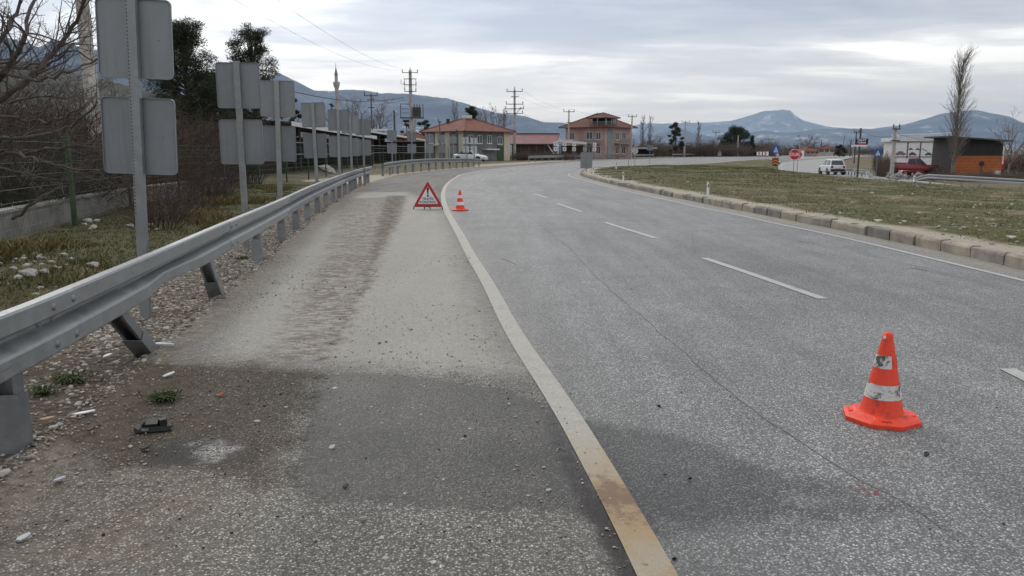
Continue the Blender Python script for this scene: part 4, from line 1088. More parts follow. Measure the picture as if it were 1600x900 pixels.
# orange-brown shrub twigs: variants
def bush_mesh(seed, h=2.6, w=1.5, n=70, twig=2, mat='bark_brown', rb=.012):
    rr = random.Random(seed); mb = MB()
    for k in range(n):
        a = rr.uniform(0, 6.283); q = rr.random() ** .5 * w * .5
        d = Vector((math.cos(a) * .45, math.sin(a) * .45, 1))
        grow(mb, (math.cos(a) * q, math.sin(a) * q, -.05), d, h * rr.uniform(.55, 1.05), rb * rr.uniform(.7, 1.3), twig, rr, 4, .35, .03, 4, .7, .5, rb * .38, 3)
    return mb.mesh('stems', M[mat], False)
BUSH = [bush_mesh(k) for k in range(3)]
M['twig_far'] = bark('dull_brown_twig', (.12, .088, .07)); M['twig_red'] = bark('reddish_twig', (.13, .07, .05))
BUSHF = [bush_mesh(20 + k, 3.0, 2.6, 60, 2, 'twig_far', .028) for k in range(2)]
def bush(loc, sc, label, group, k, far=False, rz=None, cat='bush'):
    t = thing('bare_bush', label, cat, loc, rz if rz is not None else random.uniform(0, 6), group); t.scale = sc
    link('stems', (BUSHF if far else BUSH)[k % (2 if far else 3)], t); return t
rb = random.Random(5)
# dense scrub behind the fence, left
for k in range(32):
    y = rb.uniform(15, 34) if k < 26 else rb.uniform(34, 48); px = rb.uniform(-80, 300) if k < 26 else rb.uniform(280, 470)
    if 85 < px < 215 and y < 25: y += 11
    x = min(X(px, y), np.interp(y, [q[1] for q in FENCE], [q[0] for q in FENCE]) - 2.2)
    h = (235 - (rb.uniform(140, 185) if px < 235 else rb.uniform(178, 205))) * y / 1200 + 1.5
    bush((x, y, 0), (1.25, 1.25, h / 2.7), 'tangled leafless brown thicket behind the mesh fence', 'scrub thicket behind the fence', k)
for px, d, h in ((250, 14.0, .9), (262, 15.5, 1.2), (318, 19, 1.6), (330, 22, 1.0), (345, 24, 1.2)):
    bush((X(px, d), d, .05), (.45, .45, h / 2.7), 'small dry twiggy shrub on the verge between fence and rail', 'dry shrubs on the verge', int(px))

def pine(label, px, d, top, wpx, seed, clumps, mat='needle', shape='pine', base=None, lw=.16, nl=240, trunk_r=.16, bot=.25):
    x = X(px, d); h = Z(top, d) - zg(x, d); w = wpx * d / FPX / 2
    t = thing('pine_tree' if shape != 'dome' else 'evergreen_tree', label, 'tree', (x, d, zg(x, d)), seed)
    rr = random.Random(seed); tk = MB(); cen = []
    tk.tube([(0, 0, -.2), (.05, .02, h * .35), (-.05, .05, h * .7), (.0, 0, h * .95)], [trunk_r, trunk_r * .8, trunk_r * .5, .03], 8, False)
    for k in range(clumps):
        f = bot + (1 - bot) * (k + rr.random()) / clumps
        if shape == 'pine': ww = w * (1.0 - .62 * ((f - bot) / (1 - bot)) ** 2.2) * rr.uniform(.30, 1.0)
        elif shape == 'dome': ww = w * math.sqrt(max(0, 1 - ((f - .42) / .6) ** 2)) * rr.uniform(.3, 1.0)
        elif shape == 'spire': ww = w * (1.03 - f) * rr.uniform(.4, 1)
        else: ww = w * rr.uniform(.3, 1)
        a = rr.uniform(0, 6.283); c = Vector((math.cos(a) * ww, math.sin(a) * ww, h * f * rr.uniform(.96, 1.0)))
        cen.append((c, rr.uniform(.5, 1.0)))
        tk.tube([(0, 0, c.z * .82), (c.x * .5, c.y * .5, c.z * .88), tuple(c)], [.05, .03, .012], 4, False)
    tk.build('trunk', M['bark_pine'], t, True)
    g = np.random.default_rng(seed); V = []
    rcl = w * (.36 if shape != 'pine' else .29)
    for c, s_ in cen:
        n = int(nl * s_ * (1.7 if shape == 'pine' else 1.3)); q = g.normal(size=(n, 3)); q /= np.linalg.norm(q, axis=1)[:, None]; q *= (g.random((n, 1)) ** .45) * rcl * s_ * np.array([1, 1, .72])
        q += np.array(c); a = g.normal(size=(n, 3)); a /= np.linalg.norm(a, axis=1)[:, None]; b = g.normal(size=(n, 3)); b /= np.linalg.norm(b, axis=1)[:, None]
        a[:, 2] = np.abs(a[:, 2]) * .8
        V.append(np.stack([q - b * lw * .16, q + b * lw * .16, q + a * lw * 1.5], 1))
    V = np.concatenate(V).reshape(-1, 3)
    link('crown', np_mesh('crown', V, np.arange(len(V)).reshape(-1, 3), M[mat]), t)
    return t
pine('big dark pine with gaps in its crown, right of the nearest sign', 302, 46, 32, 128, 3, 230, lw=.13, nl=190, bot=.14)
pine('second dark pine, slimmer, above the second and third sign boards', 404, 50, 40, 104, 4, 150, lw=.13, nl=160, bot=.20)
pine('small dark pine peeping out above the fourth sign', 461, 58, 148, 30, 6, 22, lw=.15, nl=220)
pine('lower dark pine between the two tall ones, behind the boards', 352, 54, 120, 90, 8, 90, lw=.16, nl=260)
pine('round-topped pine behind the ridge of the hip-roofed house', 737, 140, 167, 34, 9, 26, lw=.3, nl=200, bot=.5)
pine('dark pine with knobbly top, left of a pole beyond the island', 1055, 190, 193, 27, 12, 30, lw=.3, nl=200, bot=.18)
pine('massive dark round evergreen beyond the island', 1149, 215, 201, 52, 13, 60, 'cypress', 'dome', lw=.38, nl=320, bot=.1)
pine('small pointed evergreen at the right of the massive round one', 1174, 212, 213, 17, 14, 22, 'cypress', 'spire', lw=.32, nl=200, bot=.1)
pine('low bushy evergreen left of the massive round one', 1130, 208, 222, 22, 15, 16, 'cypress', 'dome', lw=.34, nl=200, bot=.1)
pine('dark evergreen beside the cream house far right', 1312, 205, 227, 18, 16, 18, 'cypress', 'dome', lw=.3, nl=180, bot=.1)
pine('far evergreen behind the red roof, left one', 636, 150, 186, 24, 17, 14, lw=.3, nl=160, bot=.3)
pine('far evergreen just right of the transformer pole', 664, 150, 187, 28, 18, 16, lw=.3, nl=160, bot=.3)
pine('small evergreen behind the sheds, below the minaret', 521, 120, 158, 10, 19, 12, lw=.25, nl=140, bot=.3)

def poplar(label, px, d, top, wpx, seed, nb, basepx=None, mat='bark_pop', z=None):
    x = X(px, d); zb = zg(x, d); h = Z(top, d) - zb; w = wpx * d / FPX / 2
    t = thing('poplar_tree', label, 'tree', (x, d, zb), 0); rr = random.Random(seed)
    tk = MB(); tk.tube([(0, 0, -.2), (.06, 0, h * .3), (-.05, .05, h * .65), (0, 0, h)], [h * .016, h * .011, h * .006, .012], 7, False); tk.build('trunk', M[mat], t, True)
    b = MB()
    for k in range(nb):
        f = .06 + .86 * k / nb; a = rr.uniform(0, 6.283); L = h * rr.uniform(.14, .26) * (1.1 - .5 * f)
        d0 = Vector((math.cos(a) * .42, math.sin(a) * .42, 1)).normalized(); k0 = min(1, w / (L * .40))
        d0 = Vector((math.cos(a) * .42 * k0, math.sin(a) * .42 * k0, 1)).normalized()
        grow(b, (0, 0, h * f), d0, L, h * .0022, 2, rr, 4, .16, .12, 5, .42, .45, max(.004, d * .00006), 4)
    b.build('crown', M[mat], t, False)
    return t
POP = poplar('tall bare poplar rising far above the orange hut', 1489, 74, 82, 34, 21, 150)
poplar('bare poplar behind the pole right of the pink house', 1003, 200, 181, 12, 22, 40, mat='twig_far')
poplar('bare poplar, second to the right of the pink house', 1015, 205, 182, 9, 23, 36, mat='twig_far')
poplar('bare poplar between two poles beyond the island', 1090, 230, 191, 12, 24, 40, mat='twig_far')
poplar('broad bare poplar behind the hip-roofed house, left of its ridge', 712, 170, 160, 15, 25, 44, mat='twig_far')
poplar('slender bare poplar behind the pole right of the hip-roofed house', 787, 175, 170, 12, 26, 36, mat='twig_far')

def bare_tree(label, px, d, top, wpx, seed, mat='twig_far', group=None, kids=6):
    x = X(px, d); h = Z(top, d) - zg(x, d); t = thing('bare_tree', label, 'tree', (x, d, zg(x, d)), 0, group); rr = random.Random(seed); w = wpx * d / FPX / 2
    tk = MB(); tk.tube([(0, 0, -.2), (.04, 0, h * .3)], [h * .022, h * .017], 7, False); tk.build('trunk', M[mat], t, True)
    b = MB()
    for k in range(kids):
        a = 6.283 * k / kids + rr.uniform(-.3, .3); d0 = Vector((math.cos(a) * w / h * 1.5, math.sin(a) * w / h * 1.5, 1))
        grow(b, (.04, 0, h * rr.uniform(.22, .32)), d0, h * rr.uniform(.6, .78), h * .010, 3, rr, 5, .25, .06, 5, .6, .52, max(.004, d * .00009), 5)
    b.build('crown', M[mat], t); return t
bare_tree('leafless tree with knobbly pruned limbs at the right picture edge', 1576, 66, 190, 46, 31, 'bark_pop')
bare_tree('grey leafless tree behind the stop sign', 1262, 240, 212, 36, 32)
for k, (px, d, top, w) in enumerate(((560, 120, 160, 34), (590, 125, 168, 30), (770, 165, 176, 30), (752, 170, 178, 26), (1025, 215, 216, 26), (540, 110, 172, 26))):
    bare_tree(['leafless tree behind the sheds, right of the minaret', 'leafless tree behind the small wooden pole', 'leafless tree just left of the tall pole by the hip-roofed house',
               'leafless tree at the right slope of the hip roof', 'leafless tree in the brown scrub beyond the island', 'low leafless tree under the minaret'][k], px, d, top, w, 40 + k)
# brown scrub lining the far side of the road and around the town
rb = random.Random(9)
for k in range(34):
    px = 1000 + 205 * k / 33 + rb.uniform(-3, 3); d = rb.uniform(200, 250); top = rb.uniform(218, 232); h = Z(top, d)
    bush((X(px, d), d, 0), (1.7, 1.7, max(2, h) / 3.2), 'brown leafless scrub along the far side of the bend', 'scrub beyond the bend', k, True)
for k in range(5):
    px = 1380 + rb.uniform(-6, 8); d = rb.uniform(74, 84); h = Z(rb.uniform(232, 246), d) - zg(X(px, d), d)
    bush((X(px, d), d, zg(X(px, d), d)), (.38, .38, h / 3.2), 'grey-brown bush left of the red pickup, around the pole', 'bushes by the red pickup', k, True)
for k in range(12):
    px = 1450 + 170 * k / 11; d = rb.uniform(62, 68); h = .5 + rb.random() * .6
    bush((X(px, d), d, zg(X(px, d), d)), (.5, .5, h / 3.2), 'low dry brush behind the right-hand guardrail', 'brush behind the right guardrail', k, True)
for k in range(6):
    px = 1575 + 16 * k; d = rb.uniform(82, 90); h = Z(rb.uniform(226, 240), d) - zg(X(px, d), d)
    bush((X(px, d), d, zg(X(px, d), d)), (1.0, 1.0, h / 3.2), 'brown thicket at the far right behind the pruned tree', 'thicket at the far right', k, True)
for k in range(10):
    px = 805 + 85 * k / 9; d = 120; bush((X(px, d), d, 0), (.6, .6, rb.uniform(.9, 1.9) / 3.2), 'low brown brush in front of the maroon-roofed barn', 'brush before the barn', k, True)
for k in range(14):
    px = 1195 + 190 * k / 13; d = rb.uniform(235, 270); bush((X(px, d), d, zg(X(px, d), d)), (1.4, 1.4, rb.uniform(2.2, 4.5) / 3.2), 'distant brown brush among the red-roofed houses', 'brush among the far houses', k, True)

# ---------------------------------------------------------------- buildings
def tile_mat(name, a, b, sc=7):
    t = NT(name); c = t.coords('Object'); f = t.noise(c, 1.1, 5, .6); w = t.n.new('ShaderNodeTexWave'); w.inputs['Scale'].default_value = sc; w.bands_direction = 'Z'
    t.l.new(c, w.inputs['Vector']); w.inputs['Distortion'].default_value = .6
    k = t.mix(t.map(f, .3, .7), a, b); k = t.mix(t.math('MULTIPLY', w.outputs['Fac'], .35), k, tuple(x * .55 for x in a))
    t.bump(w.outputs['Fac'], .5, .04); return t.done(k, .85)
M['roof_red'] = tile_mat('red_roof_tiles', (.15, .052, .036), (.235, .088, .058))
M['roof_dark'] = tile_mat('dark_red_roof_tiles', (.115, .042, .032), (.18, .068, .05))
M['roof_maroon'] = pm('maroon_sheet_roof', (.17, .055, .06), .6, 0, .2, .6)
M['plaster_grey'] = pm('grey_plaster', (.165, .165, .17), .9, 0, .32, .7)
M['plaster_cream'] = pm('cream_plaster', (.52, .48, .38), .85, 0, .12, .8)
M['plaster_white'] = pm('white_plaster', (.62, .61, .58), .85, 0, .1, .8)
M['plaster_pink'] = pm('pink_plaster', (.43, .28, .255), .85, 0, .2, .6)
M['plaster_teal'] = pm('grey_teal_plaster', (.22, .26, .26), .85, 0, .2, .6)
M['green_panel'] = pm('green_panel', (.045, .075, .03), .7, 0, .2, 1)
M['brown_wall'] = pm('dark_brown_wall', (.075, .045, .038), .9, 0, .3, .8)
M['dark_in'] = pm('dark_interior', (.012, .011, .011), .95, 0, .3, 1)  # near-black colour stands in for shade inside the open sheds and loggia
M['steel_white'] = pm('white_sheet_roof', (.62, .63, .64), .5, 0, .08, .6)
M['eave'] = pm('eave_boards', (.12, .09, .075), .85, 0, .2, 1)
M['rail_grey'] = pm('balcony_rail', (.26, .28, .28), .6, .2, .15, 2)
M['frame_white'] = pm('window_frame', (.58, .59, .60), .5, 0, .05, 2)
M['frame_brown'] = pm('brown_window_frame', (.10, .055, .035), .6, 0, .1, 2)

def face_box(b, o, u, n, x0, x1, z0, z1, d0, d1):
    """box on a wall: u along, n outward, d0..d1 out of the wall"""
    o, u, n = Vector(o), Vector(u), Vector(n); vs = []
    for x in (x0, x1):
        for d in (d0, d1):
            for z in (z0, z1): vs.append(o + u * x + n * d + Vector((0, 0, z)))
    return b.add(vs, [(0, 1, 3, 2), (4, 6, 7, 5), (0, 4, 5, 1), (2, 3, 7, 6), (0, 2, 6, 4), (1, 5, 7, 3)])
def window(parent, o, u, n, x0, x1, z0, z1, fm='frame_white', mull=1, sill=True):
    b = MB(); f = .07
    face_box(b, o, u, n, x0, x1, z1 - f, z1, .003, .06); face_box(b, o, u, n, x0, x1, z0, z0 + f, .003, .06)
    face_box(b, o, u, n, x0, x0 + f, z0 + f, z1 - f, .003, .06); face_box(b, o, u, n, x1 - f, x1, z0 + f, z1 - f, .003, .06)
    for k in range(mull):
        xm = x0 + (x1 - x0) * (k + 1) / (mull + 1); face_box(b, o, u, n, xm - f / 2, xm + f / 2, z0 + f, z1 - f, .003, .055)
    w = b.build('window', M[fm], parent, fix=True)
    face_box(MB(), o, u, n, x0 + f, x1 - f, z0 + f, z1 - f, .003, .02).build('pane', M['glass'], w, fix=True)
    if sill: face_box(MB(), o, u, n, x0 - .08, x1 + .08, z0 - .08, z0, .003, .14).build('sill', M['plaster_white'], w, fix=True)
    return w
def hip_roof(parent, w, l, z, h, ov, ridge, mat, name='roof', th=.12):
    a, b = w / 2 + ov, l / 2 + ov
    if ridge >= 0: R1, R2 = (0, -ridge / 2, z + h), (0, ridge / 2, z + h)
    m = MB()
    vs = [(-a, -b, z), (a, -b, z), (a, b, z), (-a, b, z), (0, -ridge / 2 - .001, z + h), (0, ridge / 2 + .001, z + h), (-a, -b, z - th), (a, -b, z - th), (a, b, z - th), (-a, b, z - th)]
    m.add(vs, [(0, 1, 4), (1, 2, 5, 4), (2, 3, 5), (3, 0, 4, 5), (6, 7, 1, 0), (7, 8, 2, 1), (8, 9, 3, 2), (9, 6, 0, 3), (9, 8, 7, 6)])
    r_ = m.build(name, mat, parent, fix=True)
    rc = MB()
    for p, q in (((-a, -b, z), R1), ((a, -b, z), R1), ((a, b, z), R2), ((-a, b, z), R2), (R1, R2)):
        if (Vector(p) - Vector(q)).length > .1: rc.tube([p, q], .11, 6)
    rc.build('ridge_tiles', mat, r_)
    return r_
# --- hip-roofed house (its corner points towards the road)
d = 112; cxp = X(731, d); hz = zg(cxp, d)
hs = thing('house', 'two-storey house with red hip roof, grey and cream walls, behind the white saloon', 'house', (X(731, d + 6), d + 6, hz), R(-45))
W = 8.9; E = 4.25
MB().box((0, 0, E / 2), (W, W, E)).build('wall', M['plaster_grey'], hs)
rf = hip_roof(hs, W, W, E, 2.05, .75, .8, M['roof_red'])
MB().box((.1, -.2, E + 2.2), (1.1, 1.1, .5)).build('chimney', M['plaster_white'], rf)
MB().box((-1.9, -2.2, E + 1.45), (.4, .4, .9)).build('chimney', M['brown_wall'], rf)
# faces: right face = +x rotated (towards camera right), left face = -y
Lf = ((-W / 2, -W / 2, 0), (1, 0, 0), (0, -1, 0))            # left facade runs along +x to the near corner
Rf = ((W / 2, -W / 2, 0), (0, 1, 0), (1, 0, 0))
# orientation: the corner (W/2, -W/2) turned by 45 deg looks to -y
for x0, x1 in ((2.3, 3.3), (4.6, 5.6), (7.6, 8.6)):
    face_box(MB(), *Lf, x0, x1, 0, E - .12, .003, .10).build('pilaster', M['plaster_cream'], hs, fix=True)
face_box(MB(), *Rf, 7.7, 8.9, 0, E - .12, .003, .10).build('pilaster', M['plaster_cream'], hs, fix=True)
face_box(MB(), *Rf, 6.3, 7.6, .0, 2.1, .003, .06).build('panel', M['green_panel'], hs, fix=True)
face_box(MB(), *Rf, 3.4, 6.0, 1.55, 1.75, .003, .9).build('awning', M['steel_white'], hs, fix=True)
face_box(MB(), *Lf, 0.0, 4.4, 2.2, 2.35, .003, 1.8).build('awning', M['steel_white'], hs, fix=True)
for x0 in (.8, 3.5, 6.1): window(hs, *Lf, x0, x0 + 1.0, 2.55, 3.75)
for x0, x1 in ((.5, 1.5), (2.3, 3.3), (4.3, 5.2)): window(hs, *Rf, x0, x1, 2.5, 3.7, 'frame_white', 1)
window(hs, *Rf, 6.4, 7.4, 2.4, 3.5)
window(hs, *Rf, .6, 1.6, .8, 1.9); face_box(MB(), *Lf, 6.2, 7.2, 0, 2.0, .003, .05).build('door', M['frame_brown'], hs, fix=True)
# --- three-storey pink house
d = 150; hx = X(934, d + 6); ph = thing('house', 'pink three-storey house with balconies and red hip roof topped by a loggia', 'house', (hx, d + 6, zg(hx, d + 6)), R(-40))
W = 9.3; E = 6.0
MB().box((0, 0, E / 2), (W, W, E)).build('wall', M['plaster_pink'], ph)
hip_roof(ph, W, W, E, 2.75, 1.0, 1.0, M['roof_dark'])
Lf = ((-W / 2, -W / 2, 0), (1, 0, 0), (0, -1, 0)); Rf = ((W / 2, -W / 2, 0), (0, 1, 0), (1, 0, 0))
face_box(MB(), *Rf, .9, 2.6, .0, E - .15, .003, .10).build('stair_strip', M['plaster_teal'], ph, fix=True)
for z0 in (.9, 3.6):
    window(ph, *Lf, 5.0, 6.5, z0, z0 + 1.5); window(ph, *Lf, 7.3, 8.4, z0, z0 + 1.4); window(ph, *Lf, 1.0, 2.2, z0, z0 + 1.4)
    window(ph, *Rf, 3.7, 5.0, z0, z0 + 1.5); window(ph, *Rf, 6.0, 7.4, z0, z0 + 1.5)
for fc, x0, x1 in ((Lf, 3.9, 8.2), (Rf, 3.3, 8.9)):
    sb = face_box(MB(), *fc, x0, x1, 2.75, 2.95, .11, 1.35).build('balcony', M['plaster_teal'], ph, fix=True)
    g = MB(); face_box(g, *fc, x0, x1, 3.75, 3.82, 1.27, 1.33)
    k = x0
    while k < x1: face_box(g, *fc, k, k + .05, 2.95, 3.75, 1.28, 1.32); k += .25
    g.build('railing', M['rail_grey'], sb, fix=True)
    for xx in (x0 + .05, x1 - .25): face_box(MB(), *fc, xx, xx + .2, 0, 2.75, 1.1, 1.3).build('pillar', M['plaster_pink'], ph, fix=True)
# roof loggia at the near corner
lg = MB(); q0 = Vector((W / 2 - 2.2, -W / 2 + 2.2, 0))
MB().box((W / 2 - 1.6, -W / 2 + 1.6, E + .85), (2.8, 2.8, 1.5)).build('loggia', M['dark_in'], ph)  # solid near-black box, painting the shade of the open loggia
up = hip_roof(ph, 3.6, 3.6, E + 1.72, .95, .6, .3, M['roof_dark'], 'loggia_roof'); up.location = (W / 2 - 1.45, -W / 2 + 1.45, 0)
lb = MB().box((W / 2 - 1.45, -W / 2 + 1.45, E + .10), (4.1, 4.1, .18)).build('loggia_floor', M['plaster_teal'], ph)
for a, b in ((W / 2 + .5, -W / 2 - .5), (W / 2 - 1.4, -W / 2 - .5), (W / 2 - 3.3, -W / 2 - .5), (W / 2 + .5, -W / 2 + 1.4), (W / 2 + .5, -W / 2 + 3.3)):
    MB().box((a, b, E + .95), (.16, .16, 1.55)).build('column', M['rail_grey'], ph)
g = MB(); g.box((W / 2 - 1.4, -W / 2 - .5, E + .95), (3.8, .05, .06)); g.box((W / 2 + .5, -W / 2 + 1.4, E + .95), (.05, 3.8, .06))
for k in range(15): g.box((W / 2 + .5 - .26 * k, -W / 2 - .5, E + .57), (.04, .04, .76)); g.box((W / 2 + .5, -W / 2 - .5 + .26 * k, E + .57), (.04, .04, .76))
g.build('railing', M['rail_grey'], lb)
# --- barn with maroon roof
d = 126; x0, x1 = X(796, d), X(874, d)
bn = thing('barn', 'long low barn with maroon sheet roof and dark walls, left of the pink house', 'building', ((x0 + x1) / 2, d + 3.5, 0), 0)
L = x1 - x0
MB().box((0, 0, 1.3), (L - .8, 6.2, 2.6)).build('wall', M['brown_wall'], bn)
m = MB(); m.add([(-L / 2, -3.8, 2.55), (L / 2 - .6, -3.8, 2.55), (L / 2 + .3, 0, 4.2), (-L / 2, 0, 4.2), (L / 2 - .6, 3.8, 2.55), (-L / 2, 3.8, 2.55),
                 (-L / 2, -3.8, 2.45), (L / 2 - .6, -3.8, 2.45), (L / 2 + .3, 0, 4.1), (-L / 2, 0, 4.1), (L / 2 - .6, 3.8, 2.45), (-L / 2, 3.8, 2.45)],
                [(0, 1, 2, 3), (3, 2, 4, 5), (6, 9, 8, 7), (9, 11, 10, 8), (0, 6, 7, 1), (1, 7, 8, 2), (2, 8, 10, 4), (4, 10, 11, 5), (5, 11, 9, 3), (3, 9, 6, 0)])
rf = m.build('roof', M['roof_maroon'], bn, fix=True)
MB().box((0, 0, 4.24), (L + .4, .3, .12)).build('ridge_cap', M['steel_dark'], rf)
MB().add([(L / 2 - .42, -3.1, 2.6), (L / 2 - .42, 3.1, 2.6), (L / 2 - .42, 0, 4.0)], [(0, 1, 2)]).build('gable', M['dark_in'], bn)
for k in range(6): MB().box((-L / 2 + .5 + k * (L - 1.6) / 5, -3.55, 1.25), (.14, .14, 2.5)).build('post', M['wood_dark'], bn)
MB().tube([(L / 2 - 1.9, -3.3, 2.4), (L / 2 - .9, -3.9, .9)], .09, 6).build('downpipe', M['steel_white'], bn)
# --- small shed by the pink house
d = 133; sx = X(894, d)
sh = thing('shed', 'small open shed with pale pinkish sheet roof before the pink house', 'shed', (sx, d + 2, 0), R(-8))
for a, b in ((-1.9, -1.5), (1.9, -1.5), (-1.9, 1.5), (1.9, 1.5)): MB().box((a, b, 1.3), (.14, .14, 2.6)).build('post', M['wood_dark'], sh)
MB().box((0, 1.45, 1.2), (3.6, .06, 2.3)).build('back_wall', M['brown_wall'], sh)
m = MB(); m.add([(-2.4, -2, 2.9), (2.6, -2, 2.5), (2.6, 2, 2.9), (-2.4, 2, 3.5), (-2.4, -2, 2.8), (2.6, -2, 2.4), (2.6, 2, 2.8), (-2.4, 2, 3.4)], [(0, 1, 2, 3), (7, 6, 5, 4), (0, 4, 5, 1), (1, 5, 6, 2), (2, 6, 7, 3), (3, 7, 4, 0)])
m.build('roof', pm('faded_pink_sheet', (.19, .15, .145), .7, 0, .15, .8), sh, fix=True)
# --- small white house with red roof (behind the transformer pole)
d = 128; hx = X(640, d)
sm = thing('house', 'small white house with bright red roof behind the transformer pole', 'house', (hx, d + 3, 0), R(20))
MB().box((0, 0, 1.6), (5.4, 5, 3.2)).build('wall', M['plaster_white'], sm)
hip_roof(sm, 5.4, 5.0, 3.2, 1.5, .5, 1.2, M['roof_red'])
window(sm, (-2.7, -2.5, 0), (1, 0, 0), (0, -1, 0), .8, 1.9, 1.2, 2.3); window(sm, (-2.7, -2.5, 0), (1, 0, 0), (0, -1, 0), 3.2, 4.3, 1.2, 2.3)
# --- open sheds behind the fence
def open_shed(label, pxa, pxb, d, da, ya, yb, fascia=.28, dz=0.0):
    xa, xb = X(pxa, d), X(pxb, d + da); za, zb = Z(ya, d), Z(yb, d + da)
    t = thing('open_shed', label, 'shed', (xa, d, 0)); a = Vector((0, 0, 0)); b = Vector((xb - xa, da, 0)); u = b.normalized(); n = Vector((u.y, -u.x, 0)); L = b.length
    m = MB(); vs = []
    for k, (s_, zz) in enumerate(((0, za), (L, zb))):
        for dn, dz_ in ((.6, 0), (-5.5, .35)):
            for e_ in (0, -.12): vs.append(u * s_ + n * dn + Vector((0, 0, zz + dz_ + e_)))
    m.add(vs, [(0, 2, 6, 4), (1, 5, 7, 3), (0, 1, 3, 2), (4, 6, 7, 5), (0, 4, 5, 1), (2, 3, 7, 6)])
    rf = m.build('roof', M['eave'], t, fix=True)
    m = MB(); vs = []
    for s_, zz in ((-.05, za), (L + .05, zb)):
        for dn in (.605, .66):
            for e_ in (.03, -fascia): vs.append(u * s_ + n * dn + Vector((0, 0, zz + e_)))
    m.add(vs, [(0, 1, 3, 2), (4, 6, 7, 5), (0, 4, 5, 1), (2, 3, 7, 6), (0, 2, 6, 4), (1, 5, 7, 3)]); m.build('fascia', M['steel_white'], rf, fix=True)
    m = MB(); zm = min(za, zb) - .2
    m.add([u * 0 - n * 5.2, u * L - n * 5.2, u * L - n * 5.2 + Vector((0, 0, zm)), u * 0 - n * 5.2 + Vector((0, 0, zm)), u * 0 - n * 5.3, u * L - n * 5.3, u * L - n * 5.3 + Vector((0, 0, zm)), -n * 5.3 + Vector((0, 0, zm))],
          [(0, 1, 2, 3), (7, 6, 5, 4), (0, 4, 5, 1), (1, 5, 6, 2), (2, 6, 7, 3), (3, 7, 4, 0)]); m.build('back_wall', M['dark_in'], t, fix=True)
    for e_ in (0, L):
        m = MB(); q = u * (e_ + (.06 if e_ == 0 else -.06)); m.tube([q + Vector((0, 0, 0)), q + Vector((0, 0, .01))], .01, 3)
        v = [q + n * .2, q - n * 5.2, q - n * 5.2 + Vector((0, 0, zm)), q + n * .2 + Vector((0, 0, zm))]; v2 = [p + u * .05 for p in v]
        MB().add(v + v2, [(0, 1, 2, 3), (7, 6, 5, 4), (0, 4, 5, 1), (1, 5, 6, 2), (2, 6, 7, 3), (3, 7, 4, 0)]).build('side_wall', M['brown_wall'], t, fix=True)
    npst = max(3, int(L / 3.2))
    for k in range(npst + 1):
        f = k / npst; q = u * (L * f) + n * .1; MB().box((q.x, q.y, (za + (zb - za) * f - .12) / 2), (.12, .12, za + (zb - za) * f - .12)).build('post', M['wood_dark'], t)
    m = MB()
    for zz in (.45, .75):
        m.add([u * 0 + n * .3 + Vector((0, 0, zm * zz)), u * L + n * .3 + Vector((0, 0, zm * zz * .97)), u * L + n * .3 + Vector((0, 0, zm * zz * .97 + .07)), n * .3 + Vector((0, 0, zm * zz + .07)),
               u * 0 + n * .22 + Vector((0, 0, zm * zz)), u * L + n * .22 + Vector((0, 0, zm * zz * .97)), u * L + n * .22 + Vector((0, 0, zm * zz * .97 + .07)), n * .22 + Vector((0, 0, zm * zz + .07))],
              [(0, 1, 2, 3), (7, 6, 5, 4), (0, 4, 5, 1), (1, 5, 6, 2), (2, 6, 7, 3), (3, 7, 4, 0)])
    m.build('rail', M['rail_grey'], t, fix=True); return t
open_shed('long open shed with white-edged roof and black interior behind the fourth sign', 445, 580, 52, 26, 190, 213)
open_shed('farther open shed with thin pale roof edge, left of the red-roofed white house', 572, 662, 88, 18, 204, 219, .2)
open_shed('small dark shed with a white roof edge below the wooden pole', 575, 600, 96, 4, 202, 202, .2)
# --- minaret
d = 330; mx = X(530, d); mt = thing('minaret', 'slender pale minaret with balcony and grey pointed spire rising behind the signs', 'minaret', (mx, d, 0))
zt_ = Z(97, d); zb_ = Z(132, d); zs = Z(118, d)
M['minaret'] = pm('minaret_stone', (.40, .385, .36), .85, 0, .12, .3); M['lead'] = pm('lead_spire', (.16, .17, .19), .5, .3, .1, .5)
MB().lathe([(1.6, 0), (1.6, zb_ * .35), (.85, zb_ * .5), (.78, zb_ - 1.8), (.8, zb_ - 1.7)], 16).build('shaft', M['minaret'], mt, True)
ba = MB().lathe([(.78, zb_ - 1.8), (1.05, zb_ - 1.1), (1.3, zb_ - .3), (1.38, zb_ - .1), (1.38, zb_ + 1.0), (1.28, zb_ + 1.0), (1.28, zb_), (.6, zb_)], 16).build('balcony', M['minaret'], mt, True)
MB().lathe([(.68, zb_), (.64, zs), (.75, zs + .1)], 16).build('upper_shaft', M['minaret'], mt, True)
MB().lathe([(.8, zs), (.62, zs + .8), (.10, zt_ - 2.0), (.05, zt_ - 1.8), (.18, zt_ - 1.3), (.05, zt_ - .9), (.03, zt_)], 16).build('spire', M['lead'], mt, True)
